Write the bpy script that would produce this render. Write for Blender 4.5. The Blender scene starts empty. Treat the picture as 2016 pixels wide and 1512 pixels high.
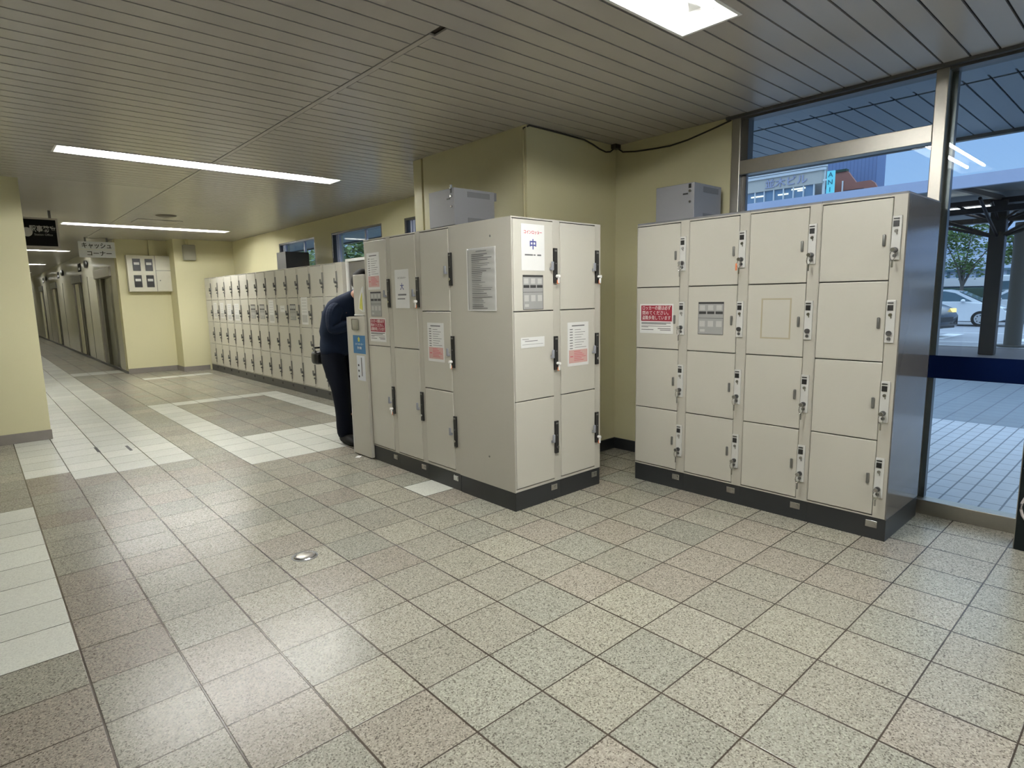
import bpy, bmesh, math, random
from mathutils import Matrix, Vector
random.seed(7)
SC = bpy.context.scene
COL = SC.collection
PI = math.pi

# ---------------------------------------------------------------- camera
cd = bpy.data.cameras.new('camera')
cam = bpy.data.objects.new('camera', cd); COL.objects.link(cam)
R = ((0.742680411, -0.669385646, -0.018672552), (-0.110362038, -0.094848066, -0.989355378), (0.660489234, 0.736835600, -0.144316565))
m = Matrix(((R[0][0], -R[1][0], -R[2][0], -1.684607), (R[0][1], -R[1][1], -R[2][1], -1.411677), (R[0][2], -R[1][2], -R[2][2], 1.409762), (0, 0, 0, 1)))
cam.matrix_world = m
cd.sensor_width = 36.0; cd.lens = 1176.722 / 2016 * 36.0
cd.clip_start = 0.05; cd.clip_end = 400
SC.camera = cam
# ---------------------------------------------------------------- view, sky
SC.view_settings.view_transform = 'Standard'
SC.view_settings.look = 'None'
SC.view_settings.gamma = 1.0
SC.view_settings.use_curve_mapping = False
SC.view_settings.exposure = 0.0
SC.cycles.use_denoising = True
SC.cycles.max_bounces = 8
TUBE = 35.5          # lamp tube emission
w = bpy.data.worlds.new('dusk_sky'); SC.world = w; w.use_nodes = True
nt = w.node_tree; nt.nodes.clear()
wo = nt.nodes.new('ShaderNodeOutputWorld'); bg = nt.nodes.new('ShaderNodeBackground')
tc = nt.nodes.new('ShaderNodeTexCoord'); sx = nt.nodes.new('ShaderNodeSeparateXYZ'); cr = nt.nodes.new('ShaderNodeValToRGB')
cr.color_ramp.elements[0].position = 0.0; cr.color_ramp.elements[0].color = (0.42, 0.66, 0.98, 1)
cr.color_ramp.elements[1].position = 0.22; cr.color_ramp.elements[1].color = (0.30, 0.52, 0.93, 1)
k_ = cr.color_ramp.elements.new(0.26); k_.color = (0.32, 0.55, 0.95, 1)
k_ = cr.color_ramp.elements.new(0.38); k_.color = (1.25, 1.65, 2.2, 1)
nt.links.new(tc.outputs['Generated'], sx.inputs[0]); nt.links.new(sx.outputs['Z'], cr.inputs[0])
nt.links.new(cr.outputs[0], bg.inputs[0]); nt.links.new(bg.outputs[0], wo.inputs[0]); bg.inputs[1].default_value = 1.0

# ---------------------------------------------------------------- materials
def mat(name, col, rough=0.5, metal=0.0, spec=0.5, emit=None, es=0.0, noise=None, bump=None, coat=0.0):
    mt = bpy.data.materials.new(name); mt.use_nodes = True
    n = mt.node_tree.nodes; l = mt.node_tree.links
    b = n['Principled BSDF']
    b.inputs['Base Color'].default_value = (*col, 1); b.inputs['Roughness'].default_value = rough
    b.inputs['Metallic'].default_value = metal; b.inputs['Specular IOR Level'].default_value = spec
    b.inputs['Coat Weight'].default_value = coat
    if emit: b.inputs['Emission Color'].default_value = (*emit, 1); b.inputs['Emission Strength'].default_value = es
    tcn = n.new('ShaderNodeTexCoord')
    sc, amt = noise if noise else (6.0, 0.05)
    t = n.new('ShaderNodeTexNoise'); t.inputs['Scale'].default_value = sc; t.inputs['Detail'].default_value = 4
    l.new(tcn.outputs['Object'], t.inputs['Vector'])
    mx = n.new('ShaderNodeMix'); mx.data_type = 'RGBA'
    mx.inputs[6].default_value = (*[c * (1 - amt) for c in col], 1); mx.inputs[7].default_value = (*[min(1, c * (1 + amt)) for c in col], 1)
    l.new(t.outputs['Fac'], mx.inputs[0]); l.new(mx.outputs[2], b.inputs['Base Color'])
    if bump:
        t2 = n.new('ShaderNodeTexNoise'); t2.inputs['Scale'].default_value = bump[0]; t2.inputs['Detail'].default_value = 3
        l.new(tcn.outputs['Object'], t2.inputs['Vector'])
        bp = n.new('ShaderNodeBump'); bp.inputs['Strength'].default_value = bump[1]; bp.inputs['Distance'].default_value = 0.002
        l.new(t2.outputs['Fac'], bp.inputs['Height']); l.new(bp.outputs[0], b.inputs['Normal'])
    return mt

def emat(name, col, s):
    mt = bpy.data.materials.new(name); mt.use_nodes = True
    n = mt.node_tree.nodes; n.clear(); l = mt.node_tree.links
    e = n.new('ShaderNodeEmission'); o = n.new('ShaderNodeOutputMaterial')
    e.inputs[0].default_value = (*col, 1); e.inputs[1].default_value = s; l.new(e.outputs[0], o.inputs[0]); return mt

M = {}
M['wall'] = mat('yellow_paint', (0.62, 0.585, 0.375), 0.55, spec=0.3, noise=(1.5, 0.03), bump=(180, 0.25))
M['locker'] = mat('locker_enamel', (0.485, 0.465, 0.405), 0.33, spec=0.5, noise=(3, 0.02), bump=(500, 0.15))
M['door'] = mat('locker_door_enamel', (0.54, 0.52, 0.455), 0.30, spec=0.5, noise=(3, 0.02), bump=(500, 0.15))
M['gap_shade'] = mat('painted_gap_shade', (0.10, 0.10, 0.09), 0.7)  # dark colour standing in for the shade in the door gaps
M['plinth'] = mat('black_plinth', (0.018, 0.020, 0.022), 0.38)
M['grey_plinth'] = mat('dark_grey_plinth', (0.05, 0.05, 0.048), 0.4)
M['sidepanel'] = mat('dark_glossy_side_panel', (0.12, 0.115, 0.11), 0.12, spec=0.5, noise=(2, 0.1))
M['black'] = mat('black_plastic', (0.015, 0.015, 0.015), 0.35)
M['white_plate'] = mat('pale_lock_plate', (0.60, 0.60, 0.57), 0.35)
M['steel'] = mat('brushed_steel', (0.44, 0.42, 0.375), 0.42, metal=1.0, noise=(40, 0.06))
M['darksteel'] = mat('dark_bronze_frame', (0.16, 0.16, 0.16), 0.35, metal=0.8)
M['chrome'] = mat('worn_chrome', (0.5, 0.5, 0.5), 0.22, metal=1.0)
M['handle'] = mat('grey_lever_plastic', (0.28, 0.29, 0.32), 0.4)
M['metalhandle'] = mat('grey_zinc_pull', (0.20, 0.20, 0.19), 0.35, metal=0.6)
M['paper'] = mat('white_paper', (0.74, 0.74, 0.72), 0.6)
M['gloss_paper'] = mat('laminated_sheet', (0.50, 0.50, 0.48), 0.08, coat=1.0)
M['pink'] = mat('pink_print', (0.62, 0.39, 0.355), 0.6)
M['red'] = mat('dark_red_print', (0.29, 0.014, 0.032), 0.5)
M['ink'] = mat('grey_ink', (0.16, 0.16, 0.16), 0.6)
M['blackink'] = mat('black_ink', (0.03, 0.03, 0.03), 0.6)
M['blueink'] = mat('blue_ink', (0.06, 0.07, 0.25), 0.6)
M['redink'] = mat('red_ink', (0.6, 0.06, 0.10), 0.6)
M['plate_grey'] = mat('grey_instruction_film', (0.33, 0.33, 0.32), 0.35)
M['plate_light'] = mat('light_grey_print', (0.48, 0.48, 0.46), 0.4)
M['blue'] = mat('blue_sticker', (0.03, 0.15, 0.32), 0.45)
M['yellow'] = mat('yellow_print', (0.62, 0.60, 0.12), 0.5)
M['residue'] = mat('tan_tape_residue', (0.42, 0.37, 0.26), 0.6)
M['orange'] = mat('orange_key_cover', (0.8, 0.25, 0.10), 0.4)
M['tag'] = mat('white_key_tag', (0.85, 0.84, 0.82), 0.3)
M['greybox'] = mat('grey_control_box_paint', (0.26, 0.26, 0.275), 0.4)
M['greybox2'] = mat('darker_grey_vent_strip', (0.17, 0.17, 0.18), 0.5)
M['darkbox'] = mat('dark_grey_box', (0.035, 0.035, 0.035), 0.5)
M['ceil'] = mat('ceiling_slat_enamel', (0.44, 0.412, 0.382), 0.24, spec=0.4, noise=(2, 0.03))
M['ceilback'] = mat('ceiling_gap', (0.06, 0.05, 0.04), 0.8)
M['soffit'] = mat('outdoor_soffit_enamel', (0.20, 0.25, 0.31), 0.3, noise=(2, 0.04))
M['skirt'] = mat('grey_stone_baseboard', (0.22, 0.20, 0.18), 0.25, noise=(4, 0.15))
M['housing'] = mat('lamp_white_enamel', (0.85, 0.85, 0.83), 0.4)
M['socket'] = mat('lamp_socket_white', (0.62, 0.62, 0.60), 0.5)
M['tube'] = emat('fluorescent_tube', (0.985, 0.985, 0.955), TUBE * 4.6)
M['tube_out'] = emat('outdoor_tube', (0.95, 1.0, 1.0), 6.0)
M['tube_far'] = emat('corridor_tube', (0.985, 0.985, 0.955), TUBE * 2.6)
M['navy'] = mat('navy_film', (0.001, 0.006, 0.035), 0.9, spec=0.05)
M['cable'] = mat('brown_cable', (0.035, 0.03, 0.02), 0.5)
M['conduit'] = mat('painted_conduit', (0.50, 0.46, 0.27), 0.5)
M['jacket'] = mat('navy_jacket_cloth', (0.005, 0.011, 0.028), 0.9, spec=0.2, noise=(9, 0.3), bump=(40, 0.4))
M['trousers'] = mat('black_navy_trousers', (0.0025, 0.004, 0.009), 0.9, spec=0.15, noise=(9, 0.3), bump=(40, 0.4))
M['skin'] = mat('skin', (0.45, 0.25, 0.17), 0.5)
M['hair'] = mat('black_hair', (0.008, 0.007, 0.006), 0.8, spec=0.2)
M['shoe'] = mat('black_leather', (0.006, 0.006, 0.006), 0.7, spec=0.2)
M['facade'] = mat('glossy_cream_panel', (0.62, 0.60, 0.50), 0.16, noise=(1.2, 0.08))
M['facade2'] = mat('grey_green_booth_panel', (0.28, 0.275, 0.22), 0.25, noise=(2, 0.1))
M['facade3'] = mat('dark_booth_recess', (0.12, 0.115, 0.085), 0.3)
M['cream'] = mat('cream_strip', (0.75, 0.72, 0.52), 0.4)
M['signwhite'] = mat('white_sign_face', (0.62, 0.64, 0.68), 0.4)
M['signblack'] = mat('black_sign_face', (0.006, 0.006, 0.006), 0.7, spec=0.15)
M['board'] = mat('black_board_paint', (0.004, 0.007, 0.007), 0.7, spec=0.2)
M['chalk'] = mat('pale_pink_chalk', (0.55, 0.50, 0.49), 0.7)
M['meter'] = mat('meter_cabinet_cream', (0.62, 0.60, 0.50), 0.4)
M['darkdisc'] = mat('brown_disc_grille', (0.10, 0.085, 0.065), 0.6)
M['speaker'] = mat('speaker_olive_grey', (0.30, 0.29, 0.23), 0.5)
# outdoors
M['road'] = mat('asphalt', (0.30, 0.31, 0.34), 0.6, noise=(0.4, 0.15))
M['paint'] = mat('road_paint', (0.72, 0.74, 0.76), 0.6)
M['kerb'] = mat('kerb_stone', (0.30, 0.28, 0.28), 0.7)
M['walk'] = mat('bus_bay_pavement', (0.30, 0.27, 0.28), 0.6, noise=(1, 0.1))
M['shelter'] = mat('dark_brown_steel', (0.022, 0.016, 0.018), 0.45)
M['shelterroof'] = mat('grey_roof_sheet', (0.25, 0.27, 0.28), 0.5)
M['fascia'] = mat('pale_lilac_fascia', (0.46, 0.50, 0.66), 0.4)
M['concrete'] = mat('grey_round_post', (0.24, 0.23, 0.21), 0.6)
M['carwhite'] = mat('white_car_paint', (0.72, 0.75, 0.78), 0.18, coat=0.6)
M['cargrey'] = mat('dark_grey_car_paint', (0.02, 0.02, 0.023), 0.2, coat=0.5)
M['glassdark'] = mat('car_window_glass', (0.10, 0.16, 0.20), 0.06, spec=0.8)
M['tyre'] = mat('rubber', (0.012, 0.012, 0.012), 0.7)
M['hub'] = mat('silver_wheel_cover', (0.5, 0.52, 0.54), 0.3, metal=0.4)
M['headlamp'] = emat('headlamp_glow', (1.0, 0.85, 0.35), 1.6)
M['leaf'] = mat('leaf_green', (0.10, 0.17, 0.045), 0.6, noise=(3, 0.4))
M['leaf2'] = mat('leaf_pale_green', (0.24, 0.33, 0.12), 0.6, noise=(3, 0.4))
M['bark'] = mat('grey_bark', (0.11, 0.10, 0.09), 0.8)
M['bldg_beige'] = mat('beige_concrete_wall', (0.50, 0.47, 0.42), 0.6)
M['bldg_white'] = mat('white_trim', (0.70, 0.70, 0.70), 0.5)
M['bldg_glass'] = mat('office_window_glass', (0.16, 0.25, 0.36), 0.1, spec=0.8)
M['office_light'] = emat('office_ceiling_lamp', (0.95, 1.0, 0.9), 1.5)
M['letters'] = mat('lilac_metal_letters', (0.36, 0.36, 0.48), 0.4)
M['teal'] = mat('teal_sign_face', (0.16, 0.58, 0.66), 0.5, emit=(0.10, 0.55, 0.65), es=0.35)
M['tealink'] = mat('dark_teal_letter', (0.03, 0.16, 0.22), 0.5)
M['terra'] = mat('terracotta_tiles', (0.30, 0.12, 0.09), 0.6, noise=(2, 0.15))
M['terradark'] = mat('terracotta_recess', (0.02, 0.008, 0.01), 0.7)
M['bluefacade'] = mat('pale_blue_cladding', (0.60, 0.69, 0.84), 0.5)
M['bluefacade2'] = mat('mid_blue_cladding', (0.42, 0.52, 0.70), 0.5)
M['hedge'] = mat('dark_hedge', (0.02, 0.05, 0.035), 0.7)

def ribbed(name, c1, c2, period, axis='Y', duty=0.3):
    mt = mat(name, c1, 0.5); n = mt.node_tree.nodes; l = mt.node_tree.links
    tcn = n.new('ShaderNodeTexCoord'); s = n.new('ShaderNodeSeparateXYZ'); l.new(tcn.outputs['Object'], s.inputs[0])
    d = n.new('ShaderNodeMath'); d.operation = 'DIVIDE'; d.inputs[1].default_value = period; l.new(s.outputs[axis], d.inputs[0])
    f = n.new('ShaderNodeMath'); f.operation = 'FRACT'; l.new(d.outputs[0], f.inputs[0])
    g = n.new('ShaderNodeMath'); g.operation = 'LESS_THAN'; g.inputs[1].default_value = duty; l.new(f.outputs[0], g.inputs[0])
    mx = n.new('ShaderNodeMix'); mx.data_type = 'RGBA'; mx.inputs[6].default_value = (*c1, 1); mx.inputs[7].default_value = (*c2, 1)
    l.new(g.outputs[0], mx.inputs[0]); l.new(mx.outputs[2], n['Principled BSDF'].inputs['Base Color']); return mt
M['tower'] = ribbed('ribbed_blue_grey_cladding', (0.14, 0.20, 0.36), (0.11, 0.16, 0.30), 0.26)

def glass_mat(name, tint=(0.93, 0.97, 0.98)):
    mt = bpy.data.materials.new(name); mt.use_nodes = True; n = mt.node_tree.nodes; l = mt.node_tree.links; n.clear()
    o = n.new('ShaderNodeOutputMaterial'); t = n.new('ShaderNodeBsdfTransparent'); g = n.new('ShaderNodeBsdfGlossy'); mx = n.new('ShaderNodeMixShader'); fr = n.new('ShaderNodeFresnel')
    ge = n.new('ShaderNodeNewGeometry'); io = n.new('ShaderNodeMapRange'); io.inputs[3].default_value = 1.5; io.inputs[4].default_value = 1 / 1.5
    l.new(ge.outputs['Backfacing'], io.inputs[0]); l.new(io.outputs[0], fr.inputs[0]); t.inputs[0].default_value = (*tint, 1); g.inputs['Roughness'].default_value = 0.0
    l.new(fr.outputs[0], mx.inputs[0]); l.new(t.outputs[0], mx.inputs[1]); l.new(g.outputs[0], mx.inputs[2]); l.new(mx.outputs[0], o.inputs[0]); return mt
M['glass'] = glass_mat('window_glass')

def tile_mat():
    """300 mm terrazzo tiles: colour attribute 'tint' per tile, speckle, brown joints."""
    mt = bpy.data.materials.new('terrazzo_floor_tiles'); mt.use_nodes = True; n = mt.node_tree.nodes; l = mt.node_tree.links
    b = n['Principled BSDF']; tcn = n.new('ShaderNodeTexCoord')
    at = n.new('ShaderNodeAttribute'); at.attribute_name = 'tint'
    v = n.new('ShaderNodeTexVoronoi'); v.inputs['Scale'].default_value = 210; l.new(tcn.outputs['Object'], v.inputs['Vector'])
    bw = n.new('ShaderNodeSeparateColor'); l.new(v.outputs['Color'], bw.inputs[0])
    cr = n.new('ShaderNodeValToRGB'); e = cr.color_ramp.elements
    e[0].position = 0.0; e[0].color = (0.30, 0.28, 0.26, 1); e[1].position = 1.0; e[1].color = (1.42, 1.40, 1.34, 1)
    for p, c in ((0.12, (0.55, 0.53, 0.50, 1)), (0.22, (0.84, 0.83, 0.81, 1)), (0.7, (1.06, 1.06, 1.04, 1))):
        k = cr.color_ramp.elements.new(p); k.color = c
    l.new(bw.outputs[0], cr.inputs[0])
    # white tiles carry a weaker speckle (alpha of tint)
    flat = n.new('ShaderNodeMix'); flat.data_type = 'RGBA'; flat.inputs[6].default_value = (1, 1, 1, 1)
    l.new(at.outputs['Alpha'], flat.inputs[0]); l.new(cr.outputs[0], flat.inputs[7])
    mu = n.new('ShaderNodeMix'); mu.data_type = 'RGBA'; mu.blend_type = 'MULTIPLY'; mu.inputs[0].default_value = 1
    l.new(at.outputs['Color'], mu.inputs[6]); l.new(flat.outputs[2], mu.inputs[7])
    # cloudy wear
    nz = n.new('ShaderNodeTexNoise'); nz.inputs['Scale'].default_value = 2.3; nz.inputs['Detail'].default_value = 4; l.new(tcn.outputs['Object'], nz.inputs['Vector'])
    mr = n.new('ShaderNodeMapRange'); mr.inputs[3].default_value = 0.97; mr.inputs[4].default_value = 1.03; l.new(nz.outputs['Fac'], mr.inputs[0])
    mu2 = n.new('ShaderNodeMix'); mu2.data_type = 'RGBA'; mu2.blend_type = 'MULTIPLY'; mu2.inputs[0].default_value = 1
    l.new(mu.outputs[2], mu2.inputs[6]); l.new(mr.outputs[0], mu2.inputs[7])
    s = n.new('ShaderNodeSeparateXYZ'); l.new(tcn.outputs['Object'], s.inputs[0])
    masks = []
    for ax, wd in (('X', 0.0036), ('Y', 0.0026)):
        d = n.new('ShaderNodeMath'); d.operation = 'PINGPONG'; d.inputs[1].default_value = 0.15; l.new(s.outputs[ax], d.inputs[0])
        # 0 at multiples of .3
        c = n.new('ShaderNodeMapRange'); c.inputs[1].default_value = wd * 0.75; c.inputs[2].default_value = wd * 1.35; c.inputs[3].default_value = 1; c.inputs[4].default_value = 0
        l.new(d.outputs[0], c.inputs[0]); masks.append(c)
    mxm = n.new('ShaderNodeMath'); mxm.operation = 'MAXIMUM'; l.new(masks[0].outputs[0], mxm.inputs[0]); l.new(masks[1].outputs[0], mxm.inputs[1])
    fin = n.new('ShaderNodeMix'); fin.data_type = 'RGBA'; fin.inputs[7].default_value = (0.045, 0.034, 0.024, 1)
    l.new(mxm.outputs[0], fin.inputs[0]); l.new(mu2.outputs[2], fin.inputs[6]); l.new(fin.outputs[2], b.inputs['Base Color'])
    b.inputs['Roughness'].default_value = 0.27; b.inputs['Specular IOR Level'].default_value = 0.40
    bp = n.new('ShaderNodeBump'); bp.inputs['Strength'].default_value = 0.5; bp.inputs['Distance'].default_value = 0.002; bp.invert = True
    l.new(mxm.outputs[0], bp.inputs['Height']); l.new(bp.outputs[0], b.inputs['Normal']); return mt
M['floor'] = tile_mat()

def paver_mat(name, c1, c2, gx, gy, joint, jc, offx=0.0, offy=0.0):
    mt = mat(name, c1, 0.5, noise=(3, 0.12)); n = mt.node_tree.nodes; l = mt.node_tree.links; b = n['Principled BSDF']
    tcn = n.new('ShaderNodeTexCoord'); s = n.new('ShaderNodeSeparateXYZ'); l.new(tcn.outputs['Object'], s.inputs[0])
    ms = []
    for ax, g in (('X', gx), ('Y', gy)):
        d = n.new('ShaderNodeMath'); d.operation = 'PINGPONG'; d.inputs[1].default_value = g / 2; l.new(s.outputs[ax], d.inputs[0])
        c = n.new('ShaderNodeMath'); c.operation = 'LESS_THAN'; c.inputs[1].default_value = joint if ax == 'Y' else joint * 0.8; l.new(d.outputs[0], c.inputs[0]); ms.append(c)
    mxm = n.new('ShaderNodeMath'); mxm.operation = 'MAXIMUM'; l.new(ms[0].outputs[0], mxm.inputs[0]); l.new(ms[1].outputs[0], mxm.inputs[1])
    fin = n.new('ShaderNodeMix'); fin.data_type = 'RGBA'; fin.inputs[7].default_value = (*jc, 1)
    old = b.inputs['Base Color'].links[0].from_socket
    l.new(mxm.outputs[0], fin.inputs[0]); l.new(old, fin.inputs[6]); l.new(fin.outputs[2], b.inputs['Base Color']); return mt
M['paver'] = paver_mat('pale_square_pavers', (0.62, 0.64, 0.68), None, 0.20, 0.108, 0.0055, (0.20, 0.22, 0.26))
M['paver2'] = paver_mat('grey_block_paving', (0.27, 0.31, 0.35), None, 0.22, 0.22, 0.007, (0.17, 0.19, 0.23))

# ---------------------------------------------------------------- mesh helpers
def link(name, me, material, parent=None):
    o = bpy.data.objects.new(name, me); COL.objects.link(o)
    if material is not None and len(me.materials) == 0:
        for x in (material if isinstance(material, (list, tuple)) else [material]): me.materials.append(x)
    if parent is not None: o.parent = parent
    return o

class MB:
    def __init__(s): s.bm = bmesh.new(); s.mi = 0
    def _tag(s, vs):
        fs = set()
        for v in vs: fs.update(v.link_faces)
        for f in fs: f.material_index = s.mi
    def box(s, x0, y0, z0, x1, y1, z1, bev=0.0, seg=2):
        r = bmesh.ops.create_cube(s.bm, size=1)['verts']
        for v in r:
            v.co = Vector(((x0 + x1) / 2 + v.co.x * (x1 - x0), (y0 + y1) / 2 + v.co.y * (y1 - y0), (z0 + z1) / 2 + v.co.z * (z1 - z0)))
        s._tag(r)
        if bev:
            es = list({e for v in r for e in v.link_edges})
            bmesh.ops.bevel(s.bm, geom=es, offset=bev, segments=seg, affect='EDGES', profile=0.5)
        return s
    def cyl(s, a, b, r0, r1=None, n=20, cap=True):
        a = Vector(a); b = Vector(b); d = b - a; L = d.length
        r1 = r0 if r1 is None else r1
        r = bmesh.ops.create_cone(s.bm, cap_ends=cap, segments=n, radius1=r0, radius2=r1, depth=L)['verts']
        mtx = Matrix.Translation((a + b) / 2) @ d.to_track_quat('Z', 'Y').to_matrix().to_4x4()
        bmesh.ops.transform(s.bm, matrix=mtx, verts=r); s._tag(r); return s
    def sph(s, c, r, sc=(1, 1, 1), n=16):
        q = bmesh.ops.create_uvsphere(s.bm, u_segments=n, v_segments=n // 2 + 2, radius=r)['verts']
        for v in q: v.co = Vector((c[0] + v.co.x * sc[0], c[1] + v.co.y * sc[1], c[2] + v.co.z * sc[2]))
        s._tag(q); return s
    def prism(s, pts, axis, t0, t1):
        """polygon pts (2D) extruded along axis."""
        def P(p, t): return {'x': (t, p[0], p[1]), 'y': (p[0], t, p[1]), 'z': (p[0], p[1], t)}[axis]
        a = [s.bm.verts.new(P(p, t0)) for p in pts]; b = [s.bm.verts.new(P(p, t1)) for p in pts]
        fs = [s.bm.faces.new(a[::-1]), s.bm.faces.new(b)]
        for i in range(len(pts)):
            j = (i + 1) % len(pts); fs.append(s.bm.faces.new((a[i], a[j], b[j], b[i])))
        for f in fs: f.material_index = s.mi
        return s
    def tube(s, pts, r, n=8):
        pts = [Vector(p) for p in pts]; rings = []
        for i, p in enumerate(pts):
            rr = r[i] if isinstance(r, (list, tuple)) else r
            t = (pts[min(i + 1, len(pts) - 1)] - pts[max(i - 1, 0)]).normalized()
            u = t.cross(Vector((0, 0, 1)));
            if u.length < 0.05: u = t.cross(Vector((1, 0, 0)))
            u.normalize(); v = t.cross(u)
            rings.append([s.bm.verts.new(p + (u * math.cos(2 * PI * k / n) + v * math.sin(2 * PI * k / n)) * rr) for k in range(n)])
        for a, b in zip(rings, rings[1:]):
            for k in range(n):
                f = s.bm.faces.new((a[k], a[(k + 1) % n], b[(k + 1) % n], b[k])); f.material_index = s.mi
        s.bm.faces.new(rings[0][::-1]); s.bm.faces.new(rings[-1]); return s
    def loft(s, rings):
        """rings: list of lists of 3D points, equal length; capped."""
        R_ = [[s.bm.verts.new(p) for p in r] for r in rings]
        n = len(R_[0])
        for a, b in zip(R_, R_[1:]):
            for k in range(n): s.bm.faces.new((a[k], a[(k + 1) % n], b[(k + 1) % n], b[k])).material_index = s.mi
        s.bm.faces.new(R_[0][::-1]); s.bm.faces.new(R_[-1]); return s
    def build(s, name, material, parent=None, smooth=False, loc=None):
        bmesh.ops.recalc_face_normals(s.bm, faces=s.bm.faces[:])
        me = bpy.data.meshes.new(name); s.bm.to_mesh(me); s.bm.free()
        if smooth:
            for p in me.polygons: p.use_smooth = True
            try: me.set_sharp_from_angle(angle=math.radians(40))
            except Exception: pass
        o = link(name, me, material, parent)
        if loc: o.location = loc
        return o

def root(name, label, cat, loc=(0, 0, 0), rz=0.0, group=None):
    o = bpy.data.objects.new(name, None); COL.objects.link(o)
    o.empty_display_size = 0.1
    o.location = loc; o.rotation_euler = (0, 0, rz); o['label'] = label; o['category'] = cat
    if group: o['group'] = group
    return o
def tag(o, label, cat, group=None):
    o['label'] = label; o['category'] = cat
    if group: o['group'] = group
    return o
def struct(o): o['kind'] = 'structure'; return o
def copy_tree(o, parent=None):
    c = o.copy(); COL.objects.link(c)
    if parent is not None: c.parent = parent
    for ch in list(o.children): copy_tree(ch, c)
    return c
def text(name, body, size, loc, material, parent=None, rot=(PI / 2, 0, 0), align='CENTER', ext=0.0008, sx=1.0, bold=0.0):
    cu = bpy.data.curves.new(name, 'FONT'); cu.body = body; cu.size = size; cu.align_x = align; cu.align_y = 'CENTER'
    cu.extrude = ext; cu.offset = bold; cu.space_line = 1.05
    tmp = bpy.data.objects.new('tmp_text', cu); COL.objects.link(tmp)
    bpy.context.view_layer.update()
    me = bpy.data.meshes.new_from_object(tmp.evaluated_get(bpy.context.evaluated_depsgraph_get()))
    bpy.data.objects.remove(tmp); bpy.data.curves.remove(cu)
    me.name = name; me.materials.clear(); me.materials.append(material)
    o = bpy.data.objects.new(name, me); COL.objects.link(o); o.location = loc; o.rotation_euler = rot; o.scale = (sx, 1, 1)
    if parent is not None: o.parent = parent
    return o
RW = -PI / 2        # rotation of things whose front faces the hall (-x)
CZ = 2.69
# ---------------------------------------------------------------- floor
WHITE = (0.62, 0.63, 0.57, 0.25)
def tile_colour(iu, iv):
    """iu along the hall (u = -y/.3), iv across it (v = -x/.3)."""
    white = False
    if 1 <= iv < 5 and -115 <= iu < (-16 if iv == 4 else -15): white = True
    if iv >= 5 and -13 <= iu < -5: white = True
    if -1 <= iv < 0 and -27 <= iu < -13: white = True
    if -6 <= iv < 0 and iu == -27: white = True
    if iv == -6 and -27 <= iu < -13: white = True
    if -6 <= iv < 0 and -17 <= iu < -13: white = True
    if iu == -39 and -6 <= iv < -2: white = True
    if (iu, iv) == (-8, -3): white = True
    if -46 <= iu < -44 and -3 <= iv < 1: white = True
    r = random.random(); k = random.uniform(0.93, 1.07)
    if white: return (WHITE[0] * k, WHITE[1] * k, WHITE[2] * k, WHITE[3])
    base = (0.325, 0.310, 0.262)
    if r < 0.20: base = (0.320, 0.292, 0.248)
    elif r < 0.42: base = (0.308, 0.303, 0.258)
    elif r < 0.62: base = (0.345, 0.330, 0.275)
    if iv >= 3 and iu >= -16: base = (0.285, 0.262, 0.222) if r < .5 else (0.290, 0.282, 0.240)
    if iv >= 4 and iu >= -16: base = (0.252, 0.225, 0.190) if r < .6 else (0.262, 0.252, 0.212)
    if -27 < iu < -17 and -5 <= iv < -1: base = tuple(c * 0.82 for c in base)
    return (base[0] * k, base[1] * k, base[2] * k, 1.0)
bm = bmesh.new(); cl = bm.loops.layers.float_color.new('tint')
vs = {}
def gv(i, j):
    if (i, j) not in vs: vs[(i, j)] = bm.verts.new((-j * 0.3, -i * 0.3, 0))
    return vs[(i, j)]
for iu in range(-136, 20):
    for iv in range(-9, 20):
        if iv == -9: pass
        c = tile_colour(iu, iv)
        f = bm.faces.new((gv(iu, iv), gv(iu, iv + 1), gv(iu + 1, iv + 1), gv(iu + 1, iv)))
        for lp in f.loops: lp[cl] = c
bmesh.ops.recalc_face_normals(bm, faces=bm.faces[:])
if sum(f.normal.z for f in bm.faces) < 0: bmesh.ops.reverse_faces(bm, faces=bm.faces[:])
me = bpy.data.meshes.new('floor'); bm.to_mesh(me); bm.free()
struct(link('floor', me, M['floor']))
# ---------------------------------------------------------------- ceiling
LAMPS = [(-1.36, 1.123, 0.092, 0.392), (-1.02, 1.44, 4.77, 5.04), (-0.46, 2.0, 10.34, 10.62), (0.0, 2.46, -3.1, -2.8)] + [(-0.95, 0.25, q_, q_ + 0.26) for q_ in (16.4, 22.5, 28.5, 34.5)]
def cbox(mb, x0, y0, z0, x1, y1, z1):
    """box with the recessed luminaires cut out of it."""
    rs = [(x0, y0, x1, y1)]
    for (a0, a1, c0, c1) in LAMPS:
        out = []
        for (p0, q0, p1, q1) in rs:
            if a1 <= p0 or a0 >= p1 or c1 <= q0 or c0 >= q1: out.append((p0, q0, p1, q1)); continue
            if a0 > p0: out.append((p0, q0, a0, q1))
            if a1 < p1: out.append((a1, q0, p1, q1))
            m0, m1 = max(a0, p0), min(a1, p1)
            if c0 > q0: out.append((m0, q0, m1, c0))
            if c1 < q1: out.append((m0, c1, m1, q1))
        rs = out
    for (p0, q0, p1, q1) in rs:
        if p1 - p0 > 1e-4 and q1 - q0 > 1e-4: mb.box(p0, q0, z0, p1, q1, z1)
b = MB(); b.mi = 0
P_ = 0.1307; y = -0.364 - P_ * 44
gapw = 0.011
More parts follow.
